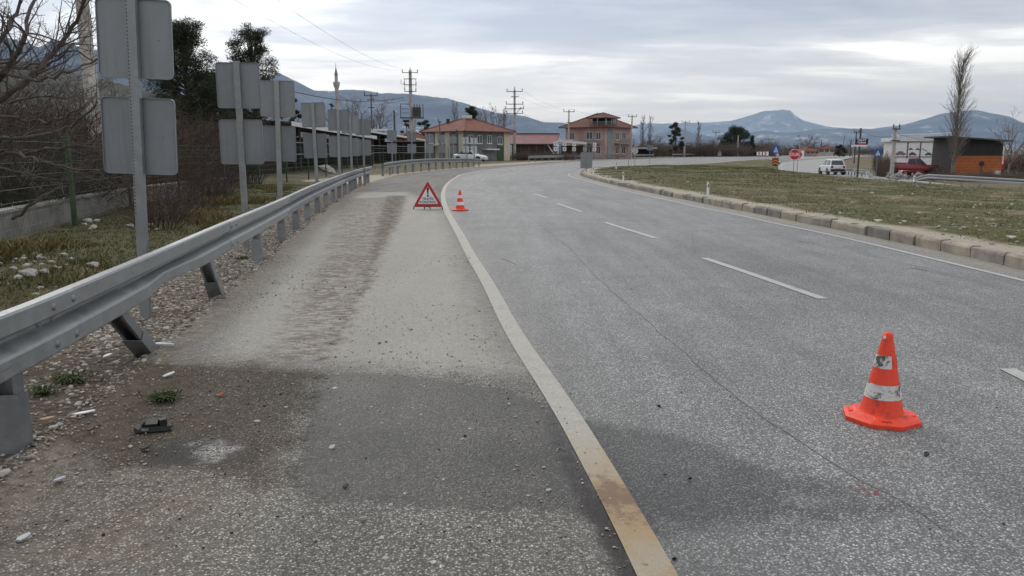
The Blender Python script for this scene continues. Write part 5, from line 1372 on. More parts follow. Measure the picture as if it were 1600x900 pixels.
# --- far houses to the right
def far_house(label, pxa, pxb, d, eave, ridge, wall, rz, roofm='roof_red', wins=3):
    xa, xb = X(pxa, d), X(pxb, d); W = (xb - xa) * .78; xm = (xa + xb) / 2; zb = zg(xm, d); E = Z(eave, d) - zb; H = Z(ridge, d) - zb - E
    t = thing('house', label, 'house', (xm, d + W / 2, zb), R(rz)); D = W * .9
    MB().box((0, 0, E / 2), (W, D, E)).build('wall', M[wall], t)
    hip_roof(t, W, D, E, H, .6, W * .15, M[roofm])
    for k in range(wins):
        x0 = W * (k + .3) / wins; window(t, (-W / 2, -D / 2, 0), (1, 0, 0), (0, -1, 0), x0, x0 + 1.1, E * .5, E * .5 + 1.2)
    window(t, (W / 2, -D / 2, 0), (0, 1, 0), (1, 0, 0), D * .3, D * .3 + 1.1, E * .5, E * .5 + 1.2)
far_house('far house with red hip roof and pinkish wall right of the stop sign', 1249, 1281, 215, 237, 228, 'plaster_pink', 18)
far_house('far cream house with low red roof above the white car', 1279, 1307, 235, 233, 227, 'plaster_cream', -14)
far_house('far low house with red roof left of the stop sign', 1214, 1250, 260, 241, 235, 'plaster_grey', 8)
far_house('far house with dark red roof behind the hazard marker', 1180, 1215, 275, 238, 231, 'brown_wall', 0, 'roof_dark')
far_house('low house with dark red roof in the scrub, left of the massive evergreen', 1093, 1122, 262, 235, 226, 'brown_wall', 10, 'roof_dark')
far_house('low house showing a red roof above scrub right of the pink house', 990, 1020, 240, 234, 226, 'brown_wall', -8, 'roof_dark')
# --- low pale canopy at the road right of the pink house
d = 165; cv = thing('canopy', 'low pale flat canopy beside the road right of the pink house', 'canopy', (X(1005, d), d + 4, 0))
MB().box((0, 0, 2.0), (6.5, 4.5, .18)).build('roof', M['plaster_white'], cv)
for a, b in ((-2.9, -2), (2.9, -2), (-2.9, 2), (2.9, 2)): MB().box((a, b, .95), (.15, .15, 1.92)).build('post', M['wood_dark'], cv)
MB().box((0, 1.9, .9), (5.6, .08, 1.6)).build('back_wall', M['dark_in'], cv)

# --- car showroom on the right
d = 88; xa, xb = X(1394, d), X(1502, d); zb = zg((xa + xb) / 2, d)
sr = thing('showroom', 'white panelled car showroom with printed vehicle pictures under a white roof', 'building', (xa, d, zb), R(-4))
L = xb - xa; H = Z(221, d) - zb
MB().box((L / 2, 1.4, H / 2), (L, 2.6, H)).build('wall', M['plaster_white'], sr)
rf = MB().box((L / 2, 1.4, H + .20), (L + .6, 3.1, .40)).build('roof', M['steel_white'], sr)
rl_ = MB()
for k in range(46):
    a = -.2 + k * (L + .1) / 45; z1 = H + .75 + .35 * (k / 45) ** 2
    rl_.tube([(a, .4, H + .4), (a, .4, z1)], .02, 4)
rl_.tube([(-.2, .4, H + .74), (L * .5, .4, H + .84), (L, .4, H + 1.08)], .025, 4); rl_.build('railing', M['white_paint'], rf)
MB().lathe([(0, .0), (.2, .02), (.24, .1)], 16, (.2, -.2, H + .6), 'y').build('dish_lamp', M['white_paint'], rf)
c0 = .15; cw = 1.40; ncol = 6
PR = [pm('print_%s' % n, c, .5, 0, .25, 4) for n, c in (('grey', (.20, .17, .17)), ('dark', (.05, .04, .05)), ('green', (.03, .12, .08)), ('red', (.34, .03, .03)), ('brown', (.12, .05, .04)))]
def car_print(parent, o, w, mat, flip=1):
    m = MB(); pl = [(-.5, 0), (.5, 0), (.5, .16), (.3, .2), (.17, .36), (-.2, .38), (-.36, .2), (-.5, .16)]
    m.prism([(a * w * flip, b * w) for a, b in (pl if flip > 0 else pl)], o, (1, 0, 0), (0, 0, 1), (0, 1, 0), -.006)
    for cx_ in (-.3, .3): m.prism([(cx_ * w + .085 * w * math.cos(k * .785), .085 * w * math.sin(k * .785)) for k in range(8)], (o[0], o[1] - .003, o[2]), (1, 0, 0), (0, 0, 1), (0, 1, 0), -.006)
    m.build('printed_vehicle', mat, parent, fix=True)
frs = MB(); zsplit = H * .535
for k in range(ncol + 1): frs.box((c0 + k * cw, .05, H / 2), (.09, .16, H))
frs.box((c0 + ncol * cw / 2, .05, H - .05), (ncol * cw, .15, .10)); frs.box((c0 + ncol * cw / 2, .05, zsplit), (ncol * cw, .15, .08)); frs.box((c0 + ncol * cw / 2, .05, .45), (ncol * cw, .15, .08))
frs.build('facade_frame', M['steel_dark'], sr)
for k in range(ncol):
    xm = c0 + (k + .5) * cw
    for z0, z1 in ((.49, zsplit - .04), (zsplit + .04, H - .10)):
        pn = MB().box((xm, .06, (z0 + z1) / 2), (cw - .09, .06, z1 - z0)).build('panel', M['sign_white'], sr)
        if z0 > 1:
            o = (xm, .027, z0 + .18)
            if k == 0: car_print(pn, o, 1.1, PR[0])
            elif k == 1: car_print(pn, (xm - .1, .027, z0 + .15), .85, PR[4]); car_print(pn, (xm - .35, .027, z0 + .75), .5, PR[1]); car_print(pn, (xm + .42, .027, z0 + .75), .45, PR[1])
            elif k == 2:
                car_print(pn, (xm + .25, .027, z0 + .15), .8, PR[2]); MB().prism([(-.65, .85), (-.6, .9), (.0, .6), (-.04, .54)], (xm + .1, .027, z0), (1, 0, 0), (0, 0, 1), (0, 1, 0), -.006).build('printed_boom', PR[1], pn, fix=True)
            elif k == 3: MB().prism([(-.6, 0), (.6, 0), (.45, .3), (.3, .55), (-.6, .55)], (xm, .027, z0 + .15), (1, 0, 0), (0, 0, 1), (0, 1, 0), -.006).build('printed_vehicle', PR[3], pn, fix=True)
            else: car_print(pn, o, .9, PR[1])
MB().box((L / 2, -1.6, .05), (L + 2, 3.6, .16)).build('forecourt', M['concrete'], sr)
# --- orange and black hut
d = 76; xa, xb = X(1486, d), X(1562, d); zb = zg((xa + xb) / 2, d)
M['orange_clad'] = pm('orange_cladding', (.42, .12, .025), .6, 0, .14, 2); M['black_clad'] = pm('black_cladding', (.022, .020, .020), .7, 0, .3, 2)
ht = thing('hut', 'hut with orange lower boards and black upper cladding under a slanted roof', 'building', (xa, d, zb), R(-3)); L = xb - xa
hm_ = Z(243, d) - zb; hl = Z(215, d) - zb; hr = Z(222, d) - zb
MB().add([(0, 0, 0), (L, 0, 0), (L, 4, 0), (0, 4, 0), (0, 0, hl), (L, 0, hr), (L, 4, hr), (0, 4, hl)], [(3, 2, 1, 0), (4, 5, 6, 7), (0, 1, 5, 4), (1, 2, 6, 5), (2, 3, 7, 6), (3, 0, 4, 7)]).build('wall', M['black_clad'], ht)
nb = 7
for k in range(nb):
    z0 = .12 + k * (hm_ - .12) / nb; MB().box((L / 2, -.03 - .004 * (k % 2), z0 + (hm_ - .12) / nb / 2), (L - .02, .05, (hm_ - .12) / nb - .02)).build('board', M['orange_clad'], ht)
MB().box((L / 2, -.045, hm_ + .03), (L + .1, .09, .10)).build('trim', M['black'], ht)
MB().add([(-.9, -.9, hl + .02), (L + .4, -.9, hr + .02), (L + .4, 4.3, hr + .02), (-.9, 4.3, hl + .02), (-.9, -.9, hl + .16), (L + .4, -.9, hr + .16), (L + .4, 4.3, hr + .16), (-.9, 4.3, hl + .16)],
         [(3, 2, 1, 0), (4, 5, 6, 7), (0, 1, 5, 4), (1, 2, 6, 5), (2, 3, 7, 6), (3, 0, 4, 7)]).build('roof', M['steel_dark'], ht)
ring = MB(); ring.lathe([(.20, -.075), (.26, -.075), (.26, -.06), (.20, -.06)], 16, (L * .60, 0, hm_ * .62), 'y'); ring.box((L * .60, -.068, hm_ * .34), (.10, .012, .5)); ring.build('emblem', M['black'], ht)
MB().box((L * .9, -.25, hm_ * .22), (.45, .4, .35)).build('air_unit', M['plaster_white'], ht)
MB().tube([(L * .04, -.2, hl - .2), (L * .04, -.2, hm_)], .05, 6).build('downpipe', M['white_paint'], ht)
pk = thing('poster_stand', 'tall red and white poster board right of the orange hut', 'sign', (X(1561, 78), 78, zg(X(1561, 78), 78)), R(-10))
MB().box((0, 0, 1.85), (.9, .08, 2.3)).build('board', M['sign_red'], pk); MB().box((0, -.045, 2.05), (.7, .01, 1.6)).build('white_field', M['sign_white'], pk)
MB().box((0, -.045, 2.95), (.86, .012, .35)).build('header', M['sign_white'], pk)
for a in (-.35, .35): MB().box((a, .0, .35), (.08, .07, .7)).build('leg', M['steel_dark'], pk)

# ---------------------------------------------------------------- poles and wires
WIRE = {}
def insulator(parent, p, s=1.0):
    MB().lathe([(.03 * s, 0), (.03 * s, .08 * s), (.09 * s, .12 * s), (.05 * s, .18 * s), (.09 * s, .24 * s), (.05 * s, .30 * s), (.03 * s, .42 * s)], 8, p).build('insulator', M['steel_dark'], parent)
def utility_pole(label, px, d, top, arms, mat='concrete', r0=.19, r1=.11, lamp=False, z=None, rz=0.0, name='utility_pole'):
    x = X(px, d); zb = zg(x, d); h = Z(top, d) - zb
    t = thing(name, label, 'pole', (x, d, zb), rz)
    MB().tube([(0, 0, -.3), (0, 0, h * .5), (0, 0, h)], [r0, (r0 + r1) / 2, r1], 10).build('shaft', M[mat], t, True)
    for dz, w, ins in arms:
        a = MB().box((0, -r1 - .06, h - dz), (w, .09, .10)).build('crossarm', M['steel_dark' if mat != 'wood_pole' else 'wood_dark'], t)
        for k in range(ins):
            xx = -w / 2 + .08 + (w - .16) * k / max(1, ins - 1)
            if ins > 2 and k * 2 == ins - 1: insulator(t, (0, 0, h))
            else: insulator(t, (xx, -r1 - .06, h - dz + .05))
    if lamp:
        MB().tube([(.1, -.1, h - lamp - .9), (.5, -.25, h - lamp - .3), (.75, -.35, h - lamp)], .04, 6).build('lamp_bracket', M['steel_dark'], t)
        MB().tube([(.72, -.33, h - lamp - .02), (1.0, -.45, h - lamp + .32)], [.10, .13], 8).build('lamp_head', M['alu_pale'], t)
    return t, h
# near concrete pole behind the bare tree
x = X(143, 24, 4); npole = thing('utility_pole', 'weathered pale concrete power pole behind the nearest sign and bare tree', 'pole', (x - .15, 24, 0))
M['pole_pale'] = pm('pale_stained_concrete', (.44, .42, .39), .9, 0, .32, 2.4, .3)
MB().tube([(.12, 0, -.2), (0.06, 0, 4.5), (0, 0, 9.5)], [.235, .19, .145], 12).build('shaft', M['pole_pale'], npole, True)
ca = MB().box((-.1, -.2, 6.35), (1.1, .08, .08)).build('crossarm', M['steel_dark'], npole); insulator(npole, (-.62, -.2, 6.39), .8)
MB().box((0, -.2, 9.0), (2.4, .1, .1)).build('crossarm', M['steel_dark'], npole)
for a in (-1.1, 0, 1.1): insulator(npole, (a, -.2, 9.05))
NP = Vector((x - .15, 24, 0))
# transformer pole
d = 118; tp, h = utility_pole('tall concrete transformer pole with frames, insulators and hanging transformer', 644, d, 110, [(.35, 2.4, 3), (1.25, 1.9, 0), (2.1, 1.9, 2), (3.05, 1.8, 2)], r0=.34, r1=.22)
fr = MB()
for a in (-.85, .85): fr.box((a, -.28, h - 2.15), (.06, .06, 1.8))
fr.tube([(-1.35, -.3, h - 1.3), (-1.35, -.3, h - 2.0), (-.9, -.3, h - 2.0)], .03, 5); fr.build('switch_frame', M['steel_dark'], tp)
pf = MB(); zp = h - 6.9
pf.box((.15, -.45, zp), (3.5, .12, .16)); pf.box((.15, .35, zp), (3.5, .12, .16))
pf.box((-1.5, -.45, zp + 1.0), (.10, .10, 2.0)); pf.box((1.85, -.45, zp + 1.0), (.10, .10, 2.0)); pf.box((-.8, -.45, zp + 2.0), (1.5, .08, .10)); pf.box((-.8, -.45, zp + .7), (1.0, .08, .08)); pf.box((-.8, -.45, zp + 1.3), (1.0, .08, .08))
pf.build('platform', M['steel_dark'], tp)
tf = MB().box((.95, -.35, zp + .85), (1.15, .9, 1.45)).build('transformer', pm('transformer_grey', (.12, .13, .125), .6, .3, .2, 2), tp)
fins = MB()
for k in range(8): fins.box((.48 + k * .135, -.85, zp + .85), (.04, .14, 1.2))
fins.build('cooling_fin', M['steel_dark'], tf)
for a in (.55, .95, 1.35): insulator(tf, (a, -.35, zp + 1.58))
MB().tube([(.2, 0, -.2), (.62, 0, zp - .2)], [.2, .12], 8).build('strut', M['concrete'], tp, True)
# further poles
utility_pole('tall weathered concrete pole with three crossarms right of the hip-roofed house', 804, 122, 140, [(.3, 2.5, 3), (2.2, 2.7, 3), (2.9, 2.9, 3), (3.6, 2.6, 2), (1.1, 1.2, 0)], 'concrete', .26, .15, lamp=3.0)
utility_pole('slim pole with one crossarm at the left front of the pink house', 888, 142, 172, [(.3, 2.0, 2), (2.2, .9, 0)], 'concrete', .19, .12)
utility_pole('slim pole with one crossarm at the right corner of the pink house', 986, 152, 180, [(.3, 1.7, 2)], 'concrete', .2, .12)
utility_pole('pole with one crossarm right of the knobbly pine', 1069, 195, 189, [(.3, 2.0, 2)], 'concrete', .22, .13)
utility_pole('pole with crossarm left of the massive evergreen', 1117, 205, 205, [(.3, 1.9, 2)], 'concrete', .24, .14, lamp=2.6)
utility_pole('plain lamp pole in front of the massive evergreen', 1152, 205, 211, [(.2, 1.2, 0)], 'concrete', .24, .14, lamp=1.6)
utility_pole('small wooden pole with crossarms left of the transformer pole', 583, 96, 147, [(.2, 1.7, 2), (.7, .9, 0), (1.6, .7, 0)], 'wood_pole', .13, .08)
utility_pole('short dark wooden pole stub between the signs and the transformer pole', 618, 90, 173, [(.1, .25, 0)], 'wood_dark', .12, .10)
utility_pole('dark wooden pole against the left front of the hip-roofed house', 714, 104, 203, [(.1, .25, 0)], 'wood_dark', .13, .10)
utility_pole('thin wooden pole before the awning of the hip-roofed house', 688, 104, 189, [(.15, .5, 1)], 'wood_pole', .11, .08)
utility_pole('weathered pole with short crossarm beside the red pickup', 1394, 72, 199, [(.15, .7, 2), (1.2, .8, 0)], 'concrete', .20, .13)
utility_pole('far pole with two arms behind the hazard marker', 1200, 240, 217, [(.2, 2.4, 2)], 'concrete', .2, .12)
utility_pole('far pole left of the hazard marker', 1190, 250, 219, [(.2, 1.6, 2)], 'wood_dark', .2, .12)
utility_pole('far double-topped pole behind the cream house', 1282, 270, 219, [(.2, 2.0, 2)], 'wood_dark', .2, .14)
utility_pole('far dark pole left of the black shop sign', 1328, 215, 219, [(.2, 1.4, 2)], 'wood_dark', .2, .14)
utility_pole('far pole just left of the shop sign mast', 1335, 140, 205, [(.2, 1.0, 2)], 'wood_dark', .12, .09)
utility_pole('thin pale lamp pole behind the arrow sign', 1249, 210, 216, [(.1, .4, 0)], 'concrete', .12, .08)
utility_pole('thin grey mast behind the stop sign and shop sign', 1317, 230, 212, [(.1, .3, 0)], 'wood_dark', .1, .06)
def wire(label, a, b, sag, r_, group='overhead power lines'):
    n = 24; pts = []
    for k in range(n + 1):
        f = k / n; p = Vector(a).lerp(Vector(b), f); p.z -= sag * 4 * f * (1 - f); pts.append(p - Vector(a))
    o = MB().tube(pts, r_, 4, False).build('power_line', M['steel_dark'], None); o.location = a
    tag(o, label, 'power line', group); return o
tpx = X(644, 118); th_ = Z(110, 118)
for k, a in enumerate((-1.1, 1.1)):
    wire(['overhead line from the near pole to the transformer pole, upper left one', 'overhead line from the near pole to the transformer pole, upper right one'][k], (NP.x + a, 24, 9.45), (tpx + a, 117.8, th_ + .05), 1.6, .009)
wire('thick dark cable sagging from the trees to the transformer pole', at(440, 138, 80), at(631, 152, 117.7), .9, .045)
wire('thin wire from the small wooden pole to the transformer pole', (X(583, 96), 96, Z(152, 96)), at(633, 156, 117.7), .5, .02)
p804 = Vector((X(804, 122), 122, Z(140, 122)))
for k, a in enumerate((-1.1, 1.1)):
    wire(['power line between the three-armed pole and the pole by the pink house, left one', 'power line between the three-armed pole and the pole by the pink house, right one'][k], p804 + Vector((a, 0, .1)), (X(888, 142) + a * .8, 142, Z(172, 142) + .1), .8, .010)
wire('service wire dropping from the three-armed pole towards the barn', p804 + Vector((1.2, 0, -3.4)), (X(880, 140), 140, Z(205, 140)), .6, .012)
wire('wire from the pole by the red pickup to the hut roof', (X(1394, 72), 72, Z(208, 72)), (X(1478, 77), 77, Z(219, 77)), .25, .012)
wire('wire from the shop sign mast to the pole by the red pickup', (X(1341, 74), 74, Z(205, 74)), (X(1394, 72), 72, Z(212, 72)), .3, .012)
wire('long far power line beyond the pink house', (X(888, 142), 142, Z(172, 142) + .2), (X(986, 152), 152, Z(180, 152) + .2), .7, .008)

# ---------------------------------------------------------------- other signs
def post_sign(name, label, px, d, ztop, zbot, cat='road sign', rz=0.0, r_=.03, mat='galv_post', zb=None):
    x = X(px, d); zz = zg(x, d) + (.1 if zb is None else zb); t = thing(name, label, cat, (x, d, zz), rz)
    MB().tube([(0, .03, -.3), (0, .03, ztop - zz)], r_, 8).build('post', M[mat], t, True); return t, zz
def disc(n, r_, a0=0): return [(r_ * math.cos(R(a0 + 360 * k / n)), r_ * math.sin(R(a0 + 360 * k / n))) for k in range(n)]
YF = ((1, 0, 0), (0, 0, 1), (0, 1, 0))
# grey sign back on the island tip
d = 50; t, zz = post_sign('road_sign', 'grey sign back standing on the tip of the grass island', 916, d, Z(239, d), 0)
zc_ = (Z(238, d) + Z(263, d)) / 2 - zz
MB().prism(rrect(.76, Z(238, d) - Z(263, d), .04), (0, .062, zc_), *YF, .02).build('board', M['alu'], t, fix=True)
# round sign back
d = 84; t, zz = post_sign('road_sign', 'round grey sign back on a post at the far island edge', 992, d, Z(231, d), 0)
MB().prism(disc(24, .33), (0, .062, Z(236, d) - zz), *YF, .02).build('board', M['alu_pale'], t, fix=True)
d = 100; t, zz = post_sign('road_sign', 'square grey sign back right of the round one', 1015, d, Z(226, d), 0)
MB().prism(rrect(.78, .62, .04), (0, .062, Z(231, d) - zz), *YF, .02).build('board', M['alu'], t, fix=True)
t, zz = post_sign('road_sign', 'small plain post left of the round sign back', 982, 86, Z(246, 86), 0)
MB().box((0, .03, Z(247, 86) - zz), (.16, .05, .3)).build('board', M['alu'], t)
d = 200; t, zz = post_sign('road_sign', 'small pale house-shaped sign in front of the massive evergreen', 1124, d, Z(236, d), 0)
MB().prism([(-.45, -.7), (.45, -.7), (.45, .2), (0, .8), (-.45, .2)], (0, -.03, Z(239, d) - zz), *YF, .02).build('board', M['alu_pale'], t, fix=True)
# stop sign DUR
d = 64; t, zz = post_sign('stop_sign', 'red octagonal stop sign reading DUR on a grey post', 1240, d, Z(234, d), 0, zb=.1)
cz_ = Z(241.5, d) - zz; r8 = .47
b8 = MB().prism(disc(8, r8, 22.5), (0, -.02, cz_), *YF, .015).build('board', M['sign_white'], t, fix=True)
MB().prism(disc(8, r8 - .035, 22.5), (0, -.026, cz_), *YF, .005).build('red_field', M['sign_red'], b8, fix=True)
text_obj('DUR', .36, M['sign_white'], b8, (0, -.0295, cz_), bold=.006, sx=.98)
# red and white arrow board behind it
d = 68; t, zz = post_sign('road_sign', 'red and white chevron board half hidden behind the stop sign', 1246, d, Z(238, d), 0, zb=.1)
b_ = MB().prism(rrect(1.1, .66, .03), (-.05, -.02, Z(241.5, d) - zz), *YF, .015).build('board', M['sign_white'], t, fix=True)
for xo in (-.42, .06):
    MB().prism([(xo - .12, -.33), (xo + .14, -.33), (xo + .34, 0), (xo + .14, .33), (xo - .12, .33), (xo + .08, 0)], (-.05, -.026, Z(241.5, d) - zz), *YF, .005).build('chevron', M['sign_red'], b_, fix=True)
# hazard marker with pedestrian sign above
d = 84; t, zz = post_sign('hazard_marker', 'black and orange chevron marker at the island nose under a blue sign', 1211, d, Z(240, d), 0)
hw = .37; zl, zh = Z(259, d) - zz, Z(246.5, d) - zz
b_ = MB().prism([(-hw, zl), (hw, zl), (hw, zh), (-hw, zh)], (0, -.02, 0), *YF, .02).build('board', M['black'], t, fix=True)
for k in range(3):
    z0 = zl + .02 + k * .30
    MB().prism([(-hw, z0), (0, z0 + .24), (hw, z0), (hw, z0 + .13), (0, z0 + .37 if z0 + .37 < zh else zh), (-hw, z0 + .13)], (0, -.026, 0), *YF, .005).build('chevron', M['sign_orange'], b_, fix=True)
MB().prism(disc(16, .16), (.2, -.03, Z(242, d) - zz), *YF, .012).build('disc', M['alu_pale'], t, fix=True)
MB().box((0, 0, .05), (.7, .5, .3)).build('base', M['white_paint'], t)
def ped_sign(label, px, d, ytop, ybot, w):
    t, zz = post_sign('pedestrian_sign', label, px, d, Z(ytop, d), 0); zc = (Z(ytop, d) + Z(ybot, d)) / 2 - zz; h_ = Z(ytop, d) - Z(ybot, d)
    b_ = MB().prism(rrect(w, h_, .04), (0, -.02, zc), *YF, .015).build('board', M['sign_blue'], t, fix=True)
    MB().prism([(-.30 * w, -.34 * h_), (.30 * w, -.34 * h_), (0, .36 * h_)], (0, -.025, zc), *YF, .004).build('white_triangle', M['sign_white'], b_, fix=True)
    m = MB(); m.prism(disc(10, .05 * w), (0, -.031, zc + .10 * h_), *YF, .004); m.prism([(-.04 * w, -.12 * h_), (.04 * w, -.12 * h_), (.05 * w, .05 * h_), (-.05 * w, .05 * h_)], (0, -.031, zc), *YF, .004)
    m.prism([(-.15 * w, -.32 * h_), (-.09 * w, -.32 * h_), (.03 * w, -.12 * h_), (-.03 * w, -.10 * h_)], (0, -.031, zc), *YF, .004); m.prism([(.15 * w, -.32 * h_), (.09 * w, -.32 * h_), (-.03 * w, -.12 * h_), (.03 * w, -.10 * h_)], (0, -.031, zc), *YF, .004)
    m.build('walking_figure', M['black'], b_, fix=True); return t
ped_sign('blue crosswalk sign above the black and orange marker', 1211, 86, 227.5, 240, .78)
ped_sign('blue crosswalk sign left of the pole by the red pickup', 1370, 74, 233.5, 244.5, .72)
# small far chevrons
for px, d, lb in ((1186, 150, 'tiny far red and white arrow board, left one of the pair'), (1196, 142, 'tiny far red and white arrow board, right one of the pair')):
    t, zz = post_sign('road_sign', lb, px, d, Z(236, d), 0); b_ = MB().prism(rrect(1.0, .7, .03), (0, -.02, Z(240, d) - zz), *YF, .015).build('board', M['sign_white'], t, fix=True)
    MB().prism([(-.3, -.33), (-.05, -.33), (.2, 0), (-.05, .33), (-.3, .33), (-.05, 0)], (0, -.026, Z(240, d) - zz), *YF, .005).build('chevron', M['sign_red'], b_, fix=True)
# shop sign on a dark mast
d = 74; x = X(1341, d); zz = zg(x, d); t = thing('shop_sign', 'black shop sign with two rows of white lettering on a dark mast', 'sign', (x, d, zz), R(-4))
MB().tube([(0, .05, -.3), (0, .05, Z(200, d) - zz)], .085, 8).build('mast', M['steel_dark'], t, True)
sb = MB().box((.10, -.1, (Z(216.5, d) + Z(225.5, d)) / 2 - zz), (1.16, .12, Z(216.5, d) - Z(225.5, d))).build('board', M['black'], t)
text_obj('TALAT', .26, M['sign_white'], sb, (.08, -.163, Z(218.8, d) - zz), bold=.006, sx=1.05)
text_obj('TORNA', .23, M['sign_white'], sb, (.08, -.163, Z(223, d) - zz), bold=.006, sx=1.0)
MB().box((.07, -.1, Z(227.3, d) - zz), (1.06, .10, .18)).build('strip', M['sign_white'], t); MB().box((.07, -.1, Z(225.9, d) - zz), (1.06, .11, .06)).build('red_strip', M['sign_red'], t)
t, zz = post_sign('road_sign', 'narrow post carrying a small white lamp left of the shop sign', 1331, 66, Z(226, 66), 0, r_=.045)
MB().box((.05, -.05, Z(228, 66) - zz), (.5, .15, .12)).build('lamp', M['white_paint'], t)
# white delineator posts round the island and along the right road
DEL = MB().prism([(-.055, 0), (.055, 0), (.05, .70), (.02, .80), (-.055, .86)], (0, 0, 0), (1, 0, 0), (0, 0, 1), (0, 1, 0), .09).mesh('body', M['white_paint'])
def delin(label, px, ybase, sc=1.0, dd_=None):
    p = G(px, ybase, .14) if dd_ is None else on(px, dd_)
    t = thing('delineator_post', label, 'post', (p.x, p.y, p.z), 0, 'white delineator posts'); t.scale = (sc, sc, sc)
    link('body', DEL, t); MB().box((0, -.004, .62), (.06, .006, .16)).build('reflector', M['steel_dark'], t); return t
delin('nearest white delineator post, on the island just behind the kerb', 1106, 309, .32 / .86 * 1.5)
delin('second white delineator post on the island, behind the kerb bend', 974, 285, .55)
delin('white delineator post beside the sign back on the island tip', 927, 274.5, .6)
delin('white delineator post on the far side of the island tip', 963, 266, .75)
delin('thin white delineator post left of the sign back at the island tip', 905, 271, .5)
delin('white delineator post on the grass left of the stop sign', 1228, 269, .45)
delin('white delineator post before the right guardrail end', 1430, 287, .8, 56)
delin('white delineator post by the road left of the blue crosswalk sign', 1355, 275, .7, 68)

